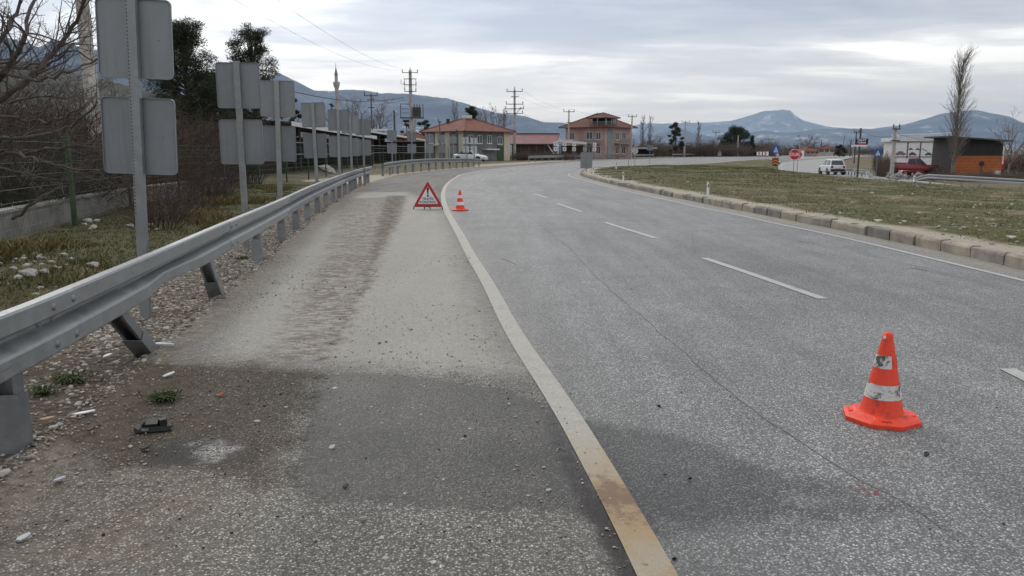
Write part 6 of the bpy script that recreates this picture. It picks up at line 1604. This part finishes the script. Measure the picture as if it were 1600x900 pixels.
# ---------------------------------------------------------------- vehicles
def paintm(name, c): t = NT(name); t.b.inputs['Coat Weight'].default_value = .6; t.b.inputs['Coat Roughness'].default_value = .08; return t.done(t.mix(t.map(t.noise(t.coords('Object'), 2.5, 4), .3, .7), tuple(x * .9 for x in c), c), .38)
M['car_white'] = paintm('white_car_paint', (.74, .75, .76)); M['car_red'] = paintm('red_car_paint', (.30, .018, .028)); M['lamp_red'] = pm('tail_lamp', (.30, .012, .012), .25, 0, .1, 5); M['lamp_clear'] = pm('head_lamp', (.6, .62, .64), .15, 0, .05, 5)
M['trim'] = pm('black_bumper_plastic', (.025, .025, .027), .6, 0, .15, 6); M['rim'] = pm('wheel_rim', (.35, .36, .37), .4, .6, .1, 8)
def car(label, loc, rz, kind, mat, cat='car', name='car'):
    """x forward; body = lofted sections, cabin on top"""
    t = thing(name, label, cat, loc, rz)
    if kind == 'saloon': L, W, st, cab = 4.35, .86, [(-2.17, .42, .82, .80), (-2.05, .25, .90, .95), (-1.5, .22, .94, 1), (0, .20, .92, 1), (.85, .20, .90, 1), (1.7, .22, .78, .97), (2.05, .26, .68, .90), (2.17, .36, .58, .78)], [(-1.62, .93), (-1.0, 1.36), (.15, 1.40), (.98, .89)]
    elif kind == 'suv': L, W, st, cab = 4.4, .91, [(-2.2, .50, 1.0, .88), (-2.12, .34, 1.06, .97), (-1.4, .30, 1.06, 1), (0, .28, 1.04, 1), (.9, .28, 1.04, 1), (1.75, .30, .98, .98), (2.1, .36, .84, .9), (2.2, .48, .70, .8)], [(-2.05, 1.05), (-1.72, 1.60), (.2, 1.66), (1.0, 1.03)]
    else: L, W, st, cab = 5.2, .90, [(-2.6, .55, .98, .95), (-2.55, .50, 1.02, .99), (-1.0, .45, 1.02, 1), (.0, .40, 1.02, 1), (1.2, .40, 1.02, 1), (2.1, .42, .98, .97), (2.5, .46, .86, .9), (2.6, .55, .72, .8)], [(-.62, 1.02), (-.45, 1.62), (.55, 1.66), (1.25, 1.02)]
    m = MB(); vs = []; fs = []; n = 10
    for x, z0, z1, k in st:
        w = W * k; zm = (z0 + z1) / 2
        half = [(w * .80, z0), (w * .98, z0 + .10), (w, zm), (w * .96, z1 - .08), (w * .84, z1)]
        vs += [(x, a, z) for a, z in half] + [(x, -a, z) for a, z in half[::-1]]
    for i in range(len(st) - 1):
        for k in range(n): fs.append((i * n + k, i * n + (k + 1) % n, (i + 1) * n + (k + 1) % n, (i + 1) * n + k))
    fs += [tuple(range(n)), tuple((len(st) - 1) * n + k for k in range(n))[::-1]]
    body = m.add(vs, fs).build('body', M[mat], t, True, True)
    wb, wt_ = W * .86, W * .68; vs = []
    for x, z in cab:
        w = wb if z < 1.2 else wt_; vs += [(x, w, z - (.03 if z < 1.2 else 0)), (x, -w, z - (.03 if z < 1.2 else 0))]
    cb = MB().add(vs, [(0, 1, 3, 2), (2, 3, 5, 4), (4, 5, 7, 6), (0, 2, 4, 6), (1, 7, 5, 3), (0, 6, 7, 1)]).build('cabin', M[mat], t, False, True)
    def quad(p, nrm, name='window'):
        c = sum((Vector(q) for q in p), Vector()) / len(p); q = [c + (Vector(v) - c) * .86 + Vector(nrm).normalized() * .012 for v in p]; q2 = [v - Vector(nrm).normalized() * .02 for v in q]
        k = len(q); MB().add(q + q2, [tuple(range(k)), tuple(range(k, 2 * k))[::-1]] + [(i, k + i, k + (i + 1) % k, (i + 1) % k) for i in range(k)]).build(name, M['glass'], cb, fix=True)
    V = [Vector(v) for v in vs]
    quad([V[0], V[1], V[3], V[2]], (-1, 0, .6)); quad([V[4], V[5], V[7], V[6]], (1, 0, .7))
    for s_, (a, b, c, d_) in ((1, (0, 2, 4, 6)), (-1, (1, 3, 5, 7))):
        m0, m1 = V[a].lerp(V[d_], .52), V[b].lerp(V[c], .5)
        quad([V[a], V[b], m1, m0], (0, s_, .35)); quad([m0, m1, V[c], V[d_]], (0, s_, .35))
    wx = (L / 2 - .82, -L / 2 + .78); rw = .31 if kind == 'saloon' else .36
    for x in wx:
        for s_ in (1, -1):
            w = MB().lathe([(rw * .62, -.10), (rw * .92, -.11), (rw, -.08), (rw, .08), (rw * .92, .11), (rw * .62, .10)], 20, (x, s_ * (W - .09), rw), 'y').build('wheel', M['rubber'], t, True)
            MB().lathe([(0, s_ * .10), (rw * .3, s_ * .09), (rw * .6, s_ * .105), (rw * .62, s_ * .06)], 14, (x, s_ * (W - .09), rw), 'y').build('rim', M['rim'], w, True)
            MB().lathe([(rw * 1.02, -.12), (rw * 1.16, -.12), (rw * 1.16, .105), (rw * 1.02, .105)], 20, (x, s_ * (W - .10), rw), 'y').build('wheel_arch', M['trim'], body, True)
    zf, zr_ = st[-1][2] - .06, st[0][2] - .12
    for s_ in (1, -1):
        MB().box((L / 2 - .06, s_ * W * .56, zf), (.12, .34, .14)).build('headlight', M['lamp_clear'], t)
        MB().box((-L / 2 + .03, s_ * W * .68, zr_), (.12, .22, .26 if kind == 'suv' else .15)).build('tail_light', M['lamp_red'], t)
        MB().box((.75 if kind != 'truck' else .95, s_ * (W + .07), st[3][2] + .08), (.10, .16, .11)).build('mirror', M[mat], t)
    MB().box((-L / 2 + .0, 0, st[0][1] + .02), (.16, W * 1.62, .26 if kind == 'suv' else .16)).build('rear_bumper', M['trim' if kind != 'saloon' else mat], t)
    MB().box((L / 2 - .02, 0, st[-1][1] - .02), (.16, W * 1.5, .18)).build('front_bumper', M['trim' if kind != 'saloon' else mat], t)
    MB().box((-L / 2 - .04, 0, zr_ - .14), (.03, .52, .12)).build('number_plate', M['alu_pale'], t)
    if kind == 'truck':
        m = MB(); m.box((-1.62, W - .04, 1.10), (1.9, .06, .20)); m.box((-1.62, -W + .04, 1.10), (1.9, .06, .20)); m.box((-2.54, 0, 1.10), (.06, W * 1.9, .20)); m.build('cargo_side', M[mat], t)
    return t
x = X(735, 101); car('white saloon car parked side-on below the hip-roofed house', (x, 101, zg(x, 101) + .10), R(-18), 'saloon', 'car_white')
x = X(1300, 86); car('white compact SUV driving away on the right road, seen from behind', (x, 86, zg(x, 86) + .035), R(84), 'suv', 'car_white')
x = X(1425, 80); car('red pickup truck parked before the printed showroom panels', (x, 80, zg(x, 80) + .18), R(-16), 'truck', 'car_red', 'pickup truck', 'pickup_truck')
x = X(1452, 82); car('small dark red car low behind the rail beside the poplar trunk', (x, 83.5, zg(x, 82) - .38), R(-10), 'saloon', 'car_red')

# ---------------------------------------------------------------- small things: stones, rubble, debris, weeds
def rock_mesh(seed, mat, flat=.65, sub=1):
    b = bmesh.new(); bmesh.ops.create_icosphere(b, subdivisions=sub, radius=1); rr = random.Random(seed)
    for v in b.verts:
        k = .72 + .5 * mnoise.noise(v.co * 1.3 + Vector((seed, 0, 0))) + rr.uniform(-.1, .1); v.co *= k; v.co.z *= flat
    me = bpy.data.meshes.new('rock'); b.to_mesh(me); b.free(); me.materials.append(mat); return me
M['white_rock'] = pm('pale_limestone', (.44, .42, .385), .9, 0, .2, 5, .3)
M['pebble'] = None
def pebble_mat(name, lo, mid, hi):
    t = NT(name); g = t.attr('tone'); k = t.ramp(g, [(0, lo), (.55, mid), (1, hi)]); return t.done(k, .9, 0, .2)
M['pebble'] = pebble_mat('gravel_stone', (.10, .08, .065), (.27, .24, .20), (.52, .49, .44))
M['crumb'] = pebble_mat('dark_crumbs', (.012, .012, .012), (.03, .028, .026), (.10, .08, .06))
_b = bmesh.new(); bmesh.ops.create_icosphere(_b, subdivisions=1, radius=1); ICV = np.array([v.co[:] for v in _b.verts]); ICF = np.array([[v.index for v in f.verts] for f in _b.faces]); _b.free()
OCT = np.array([(1, 0, 0), (-1, 0, 0), (0, 1, 0), (0, -1, 0), (0, 0, 1), (0, 0, -1)], float)
OCF = np.array([(0, 2, 4), (2, 1, 4), (1, 3, 4), (3, 0, 4), (2, 0, 5), (1, 2, 5), (3, 1, 5), (0, 3, 5)])
CUB = np.array([(-1, -1, -1), (1, -1, -1), (1, 1, -1), (-1, 1, -1), (-1, -1, 1), (1, -1, 1), (1, 1, 1), (-1, 1, 1)], float) * .62
CUF = np.array([(0, 2, 1), (0, 3, 2), (4, 5, 6), (4, 6, 7), (0, 1, 5), (0, 5, 4), (1, 2, 6), (1, 6, 5), (2, 3, 7), (2, 7, 6), (3, 0, 4), (3, 4, 7)])
def stones(name, pts, size, mat, label, seed, tone=None, flat=.6, cube=True):
    g = np.random.default_rng(seed); n = len(pts); B, F = (ICV, ICF) if cube else (OCT, OCF)
    v = np.repeat(B[None], n, 0) * (1 + g.uniform(-.28, .28, (n, len(B), 3))); v *= np.asarray(size)[:, None, None] * g.uniform(.7, 1.4, (n, 1, 3)) * np.array([1, 1, flat])
    a = g.uniform(0, 6.283, n); c, s_ = np.cos(a)[:, None], np.sin(a)[:, None]
    x = v[..., 0] * c - v[..., 1] * s_; y = v[..., 0] * s_ + v[..., 1] * c; v = np.stack([x, y, v[..., 2]], -1) + np.asarray(pts)[:, None, :]
    f = (F[None] + (np.arange(n) * len(B))[:, None, None]).reshape(-1, 3)
    me = np_mesh(name, v.reshape(-1, 3), f, mat); fattr(me, 'tone', np.repeat(g.random(n) if tone is None else tone, len(B)))
    o = link(name, me); tag(o, label, name.replace('_', ' '), kind='stuff'); return o
g = np.random.default_rng(42)
# gravel along the rail
pts = []; sz = []
while len(pts) < 20000:
    y = 2.2 + 26 * g.random() ** 1.7; l = lx_at(y); d = abs(g.normal(.55, .5)); x = l + .1 - d
    if y < 5.6 and g.random() < .5: continue
    r_ = g.gamma(1.7, .0038) + .004; pts.append((x, y, verge_z(x, y) + r_ * .2)); sz.append(min(r_, .026))
stones('gravel', pts, sz, M['pebble'], 'pale loose gravel lying under and behind the guardrail', 1)
# grit on the shoulder
pts = []; sz = []
while len(pts) < 7000:
    y = 2.0 + 9 * g.random() ** 1.5; l = lx_at(y); e = float(smooth_interp(np.array(y), DE, XE_)); x = l + (e - l) * g.random() ** 2.2
    pts.append((x, y, .022 + zg(x, y))); sz.append(.0025 + g.gamma(1.3, .0017))
stones('grit', pts, sz, M['pebble'], 'fine pale grit scattered over the dirty shoulder', 2, tone=g.uniform(.25, 1, len(pts)))
pts = []; sz = []
for k in range(300):
    px, py = g.normal(430, 190), g.uniform(575, 860)
    p = G(px, py, .02); pts.append((p.x, p.y, .024)); sz.append(.0015 + g.gamma(1.1, .0014))
for k in range(70):
    p = G(g.uniform(700, 1580), g.uniform(420, 880), .02); pts.append((p.x, p.y, zg(p.x, p.y) + .024)); sz.append(.002 + g.gamma(1.0, .0015))
stones('dark_crumbs', pts, sz, M['crumb'], 'black crumbs of crash debris sprinkled over the asphalt', 3)
# white stones on the island and in the verge
pts = []; sz = []
for k in range(900):
    px, py = g.uniform(960, 1620), g.uniform(282, 400); p = G(px, py, .2); x0 = float(np.interp(p.y, ky_s, kx_s))
    if p.x < x0 + .5 or p.x > np.interp(p.y, RY, RXL) - 3: continue
    if mnoise.noise(Vector((p.x * .4, p.y * .4, 3))) < -.05: continue
    z = zg(p.x, p.y) + float(isl_h(np.array([p.x]), np.array([p.y]), x0)[0]); pts.append((p.x, p.y, z + .01)); sz.append(.008 + g.gamma(1.4, .012))
stones('stony_scatter', pts, sz, M['pebble'], 'small pale stones strewn over the grass island', 4, tone=g.uniform(.55, 1, len(pts)))
RK = [rock_mesh(k, M['white_rock']) for k in range(5)]
RKG = [rock_mesh(k + 9, M['concrete_dark']) for k in range(5)]
def rocks(specs, label, group, name='rock'):
    for k, (px, py, s_) in enumerate(specs):
        p = G(px, py, .06); z = verge_z(p.x, p.y) if p.x < 0 else p.z
        o = link(name, RK[k % 5], None, (p.x, p.y, z + s_ * .25), (0, 0, k * 1.3), (s_ * 1.2, s_, s_ * 1.1)); tag(o, label, 'rock', group)
rr = random.Random(3)
sp = [(rr.gauss(45, 32), rr.gauss(418, 14), rr.uniform(.025, .07)) for _ in range(34)]
rocks(sp, 'white stone in the loose patch on the turf above the nearest rail', 'white stones on the turf above the rail')
rocks([(139, 351, .10), (146, 357, .08), (133, 355, .07), (151, 350, .08), (141, 361, .05)], 'white rock in the small heap right of the mossy fence post', 'white rocks by the mossy fence post')
rocks([(205, 357, .08), (215, 360, .06), (238, 356, .08), (245, 362, .06), (232, 362, .05)], 'white rock in the grass beside the nearest sign post', 'white rocks by the nearest sign post')
rocks([(147, 419, .085)], 'single round white rock right behind the rail, left of the sign post', 'white rock behind the rail')
rocks([(48, 437, .11)], 'elongated flat white stone lying on the turf above the rail', 'flat white stone')
rocks([(510, 268, .55), (517, 270, .4)], 'large pale boulder behind the fence under the fifth sign', 'boulders behind the fence')
# rubble bank in front of the red pickup
rr = random.Random(8)
for k in range(46):
    px = rr.uniform(1384, 1442); d = rr.uniform(66, 70); x = X(px, d); s_ = rr.uniform(.12, .38)
    o = link('rock', RKG[k % 5], None, (x, d, zg(x, d) + rr.uniform(.0, .5)), (rr.random(), rr.random(), k), (s_, s_, s_ * .8)); tag(o, 'grey stone in the rubble bank below the red pickup', 'rock', 'rubble bank stones')
for px, py, s_, lb in ((1372, 346, .11, 'grey lump of stone on the sandy strip behind the kerb'), (1580, 372, .10, 'flat pale stone on the island near the right picture edge'), (1413, 347, .07, 'small pale stone on the island right of the grey lump')):
    p = G(px, py, .2); tag(link('rock', RK[2], None, (p.x, p.y, p.z + .02), (0, 0, 1), (s_ * 1.4, s_, s_ * .5)), lb, 'rock')
# crash debris
M['plastic_black'] = pm('broken_black_plastic', (.014, .015, .017), .5, 0, .3, 14)
p = G(240, 676, .02); db = thing('car_debris', 'broken piece of black car plastic lying beside the wet spot', 'debris', (p.x, p.y, .025), R(12))
m = MB(); m.prism([(-.095, .0), (.07, .0), (.088, .012), (.085, .026), (-.06, .028), (-.072, .014), (-.098, .030)], (0, 0, 0), (1, 0, 0), (0, .25, .97), (0, 1, -.2), .05); m.build('strip', M['plastic_black'], db, fix=True)
m = MB(); m.box((-.01, .03, .035), (.06, .05, .03), Matrix.Rotation(.3, 3, 'X')); m.box((.04, .035, .04), (.035, .04, .035), Matrix.Rotation(.5, 3, 'Z')); m.box((-.045, .04, .03), (.03, .05, .025), Matrix.Rotation(.8, 3, 'Y')); m.build('bracket', M['plastic_black'], db)
MB().box((-.04, -.006, .016), (.035, .006, .012)).build('clip', M['rim'], db)
def shard(px, py, w, h, mat, label, rz, tilt=.15, name='plastic_shard', cat='debris'):
    p = G(px, py, .02); z = max(.024, verge_z(p.x, p.y) + .008) if p.x < lx_at(p.y) else .026
    m = MB(); rr = random.Random(int(px)); n = 7
    m.prism([(w / 2 * math.cos(6.283 * k / n) * rr.uniform(.7, 1.15), h / 2 * math.sin(6.283 * k / n) * rr.uniform(.6, 1.2)) for k in range(n)], (0, 0, 0), (1, 0, tilt), (0, 1, tilt * .5), (0, 0, 1), .006)
    o = m.build(name, mat, None, fix=True); o.location = (p.x, p.y, z + abs(tilt) * w * .4); o.rotation_euler = (0, 0, rz); tag(o, label, cat); return o
SH_W = M['sign_white']; SH_G = M['alu_pale']; SH_B = M['plastic_black']
shard(168, 558, .065, .045, SH_W, 'small white plastic shard on the soil left of the leaning post', .3, .3)
shard(263, 590, .085, .045, SH_W, 'white shard with a dark underside near the middle of the soiled shoulder', .1, .35)
shard(93, 752, .05, .07, SH_G, 'pale grey shard lying near the lower left corner', -.6, .2)
shard(37, 845, .055, .04, SH_G, 'pale grey shard at the very lower left edge', .3, .3)
shard(132, 648, .13, .028, SH_W, 'long white sliver on the soil right of the nearest rail post', .35, .1)
shard(75, 656, .09, .04, pm('tan_plastic', (.36, .24, .13), .7, 0, .2, 10), 'tan scrap beside the nearest rail post', .2, .1)
shard(142, 674, .05, .03, SH_B, 'small black scrap left of the broken black plastic', .4, .3)
shard(228, 702, .05, .04, SH_B, 'black scrap at the dark end of the wet spot', .1, .3)
shard(345, 620, .045, .04, pm('brick_red', (.30, .10, .045), .8, 0, .25, 12), 'small orange-brown fragment right of the weed', .2, .4)
shard(540, 764, .03, .025, SH_B, 'tiny black lump on the wet asphalt patch', .5, .5)
shard(519, 702, .035, .03, M['white_rock'], 'tiny pale chip on the wet asphalt patch', .5, .4)
shard(1447, 714, .03, .028, SH_B, 'tiny black lump on the lane right of the cone', .5, .5)
for k, (px, py, rz) in enumerate(((254, 539, .5), (258, 543, .1))):
    p = G(px, py, .02); o = MB().box((0, 0, 0), (.13, .02, .012)).build('metal_strip', M['alu_pale'], None); o.location = (p.x, p.y, .035 + .01 * k); o.rotation_euler = (0, .06, rz); tag(o, ['bare metal strip at the foot of the leaning post, upper one', 'bare metal strip at the foot of the leaning post, lower one'][k], 'debris')

# ---------------------------------------------------------------- grass and weeds
def blade_mat(name, stops):
    t = NT(name); return t.done(t.ramp(t.attr('tone'), stops), .8, 0, .2)
M['grass_isl'] = blade_mat('short_winter_grass', [(0, (.055, .07, .022)), (.5, (.095, .105, .035)), (.75, (.16, .14, .065)), (1, (.26, .21, .12))])
M['grass_ver'] = blade_mat('verge_grass', [(0, (.028, .05, .014)), (.4, (.06, .075, .02)), (.7, (.125, .11, .045)), (1, (.24, .18, .09))])
def blades(name, P, h, mat, label, seed, tone, lean=.6, wid=.10):
    g = np.random.default_rng(seed); P = np.asarray(P); n = len(P); h = np.asarray(h)
    a = g.uniform(0, 6.283, n); w = h * wid; u = np.stack([np.cos(a), np.sin(a), np.zeros(n)], -1) * w[:, None]
    tip = P + np.stack([g.normal(0, lean, n), g.normal(0, lean, n), np.ones(n)], -1) * h[:, None] * .8
    V = np.stack([P - u, P + u, tip], 1).reshape(-1, 3); me = np_mesh(name, V, np.arange(3 * n).reshape(-1, 3), mat); fattr(me, 'tone', np.repeat(tone, 3))
    o = link(name, me); tag(o, label, 'grass', kind='stuff'); return o
# island
n = 120000; py = 262 + (392 - 262) * g.random(n) ** .8; yy = 9 + 75 * g.random(n) ** 1.35
x0 = np.interp(yy, ky_s, kx_s); x1 = np.interp(yy, RY, RXL) - .6; xx = x0 + .55 + (x1 - x0 - .55) * g.random(n)
den = np.array([mnoise.fractal(Vector((a * .35, b * .35, 4)), 1, 2, 4) for a, b in zip(xx, yy)])
edge = (xx - x0 - .55)
keep = (den + .25 + .5 * g.random(n) - .45 * np.exp(-edge / .7)) > .30
xx, yy, den, x0 = xx[keep], yy[keep], den[keep], x0[keep]
zz_ = zt(xx, yy) + isl_h(xx, yy, x0)
blades('island_grass', np.stack([xx, yy, zz_ - .01], -1), g.uniform(.018, .055, len(xx)) * (1 + yy / 50), M['grass_isl'], 'short patchy winter grass covering the traffic island', 5,
       np.clip(.55 - den * .6 + g.normal(0, .22, len(xx)), 0, 1), 1.3, .16)
# verge turf
n = 90000; yy = 4.5 + 28 * g.random(n) ** 1.5; ll = smooth_interp(yy, DL, XL_); ff = np.interp(yy, [q[1] for q in FENCE], [q[0] for q in FENCE])
u_ = g.random(n); xx = ll - 1.0 + (ff - .2 - ll + 1.0) * u_
den = np.array([mnoise.fractal(Vector((a * .7, b * .7, 9)), 1, 2, 4) for a, b in zip(xx, yy)])
keep = (den + .55 * g.random(n) + .25 * np.minimum(1, (ll - 1.0 - xx))) > .22
xx, yy, den = xx[keep], yy[keep], den[keep]
zz_ = np.array([verge_z(a, b) for a, b in zip(xx, yy)])
tall = np.clip((np.array([mnoise.noise(Vector((a * .5, b * .35, 2))) for a, b in zip(xx, yy)]) - .05) * 3, 0, 1)
blades('verge_grass', np.stack([xx, yy, zz_ - .01], -1), g.uniform(.025, .07, len(xx)) * (1 + 2.6 * tall * S(yy, 7, 11)), M['grass_ver'], 'rough green and straw-coloured grass between the rail and the fence', 6,
       np.clip(.42 - den * .4 + .40 * tall + g.normal(0, .24, len(xx)), 0, 1), .7, .09)
# weeds on the shoulder
def weed(px, py, r_, hgt, n, seed, label):
    p = G(px, py, .02); g2 = np.random.default_rng(seed); a = g2.uniform(0, 6.283, n); q = np.abs(g2.normal(0, r_ * .5, n)); zb = verge_z(p.x, p.y) if p.x < lx_at(p.y) else .022
    me_o = thing('weed', label, 'weed', (p.x, p.y, zb)); P = np.stack([np.cos(a) * q * 1.4, np.sin(a) * q, np.zeros(n)], -1)
    w = g2.uniform(.004, .008, n); u = np.stack([-np.sin(a), np.cos(a), np.zeros(n)], -1) * w[:, None]; h = hgt * g2.uniform(.5, 1.2, n)
    out_ = np.stack([np.cos(a), np.sin(a), np.zeros(n)], -1); mid = P + out_ * (h * .5)[:, None] + np.array([0, 0, 1]) * (h * .7)[:, None]; tip = P + out_ * (h * 1.2)[:, None] + np.array([0, 0, 1]) * (h * .6)[:, None]
    V = np.stack([P - u * .5, P + u * .5, mid + u, mid - u, tip], 1).reshape(-1, 3); b = np.arange(n) * 5
    F = np.concatenate([np.stack([b, b + 1, b + 2], -1), np.stack([b, b + 2, b + 3], -1), np.stack([b + 3, b + 2, b + 4], -1)])
    me = np_mesh('leaves', V, F, M['grass_ver']); fattr(me, 'tone', np.repeat(np.clip(g2.normal(.12, .15, n), 0, 1), 5)); link('leaves', me, me_o)
weed(258, 625, .075, .05, 150, 1, 'dark green weed growing on the shoulder above the black plastic piece')
weed(110, 590, .13, .045, 150, 2, 'low green weed patch right of the nearest rail post')
weed(68, 610, .05, .06, 60, 3, 'small weed close to the nearest rail post')
weed(380, 402, .10, .05, 60, 4, 'small tuft of grass in the gravel under the rail')

# ---------------------------------------------------------------- the air: pale blue haze
hzb = MB().box((0, 9500, 620), (34000, 26000, 1260)).build('haze', None); tag(hzb, 'pale blue haze veiling the distant mountains', 'haze', kind='stuff')
hm2 = bpy.data.materials.new('haze_air'); hm2.use_nodes = True; nt = hm2.node_tree; nt.nodes.remove(nt.nodes['Principled BSDF'])
pv = nt.nodes.new('ShaderNodeVolumePrincipled'); pv.inputs['Color'].default_value = (.62, .80, 1.0, 1); pv.inputs['Density'].default_value = 4.8e-5; pv.inputs['Anisotropy'].default_value = 0.0
nt.links.new(pv.outputs[0], nt.nodes['Material Output'].inputs['Volume']); hzb.data.materials.append(hm2)
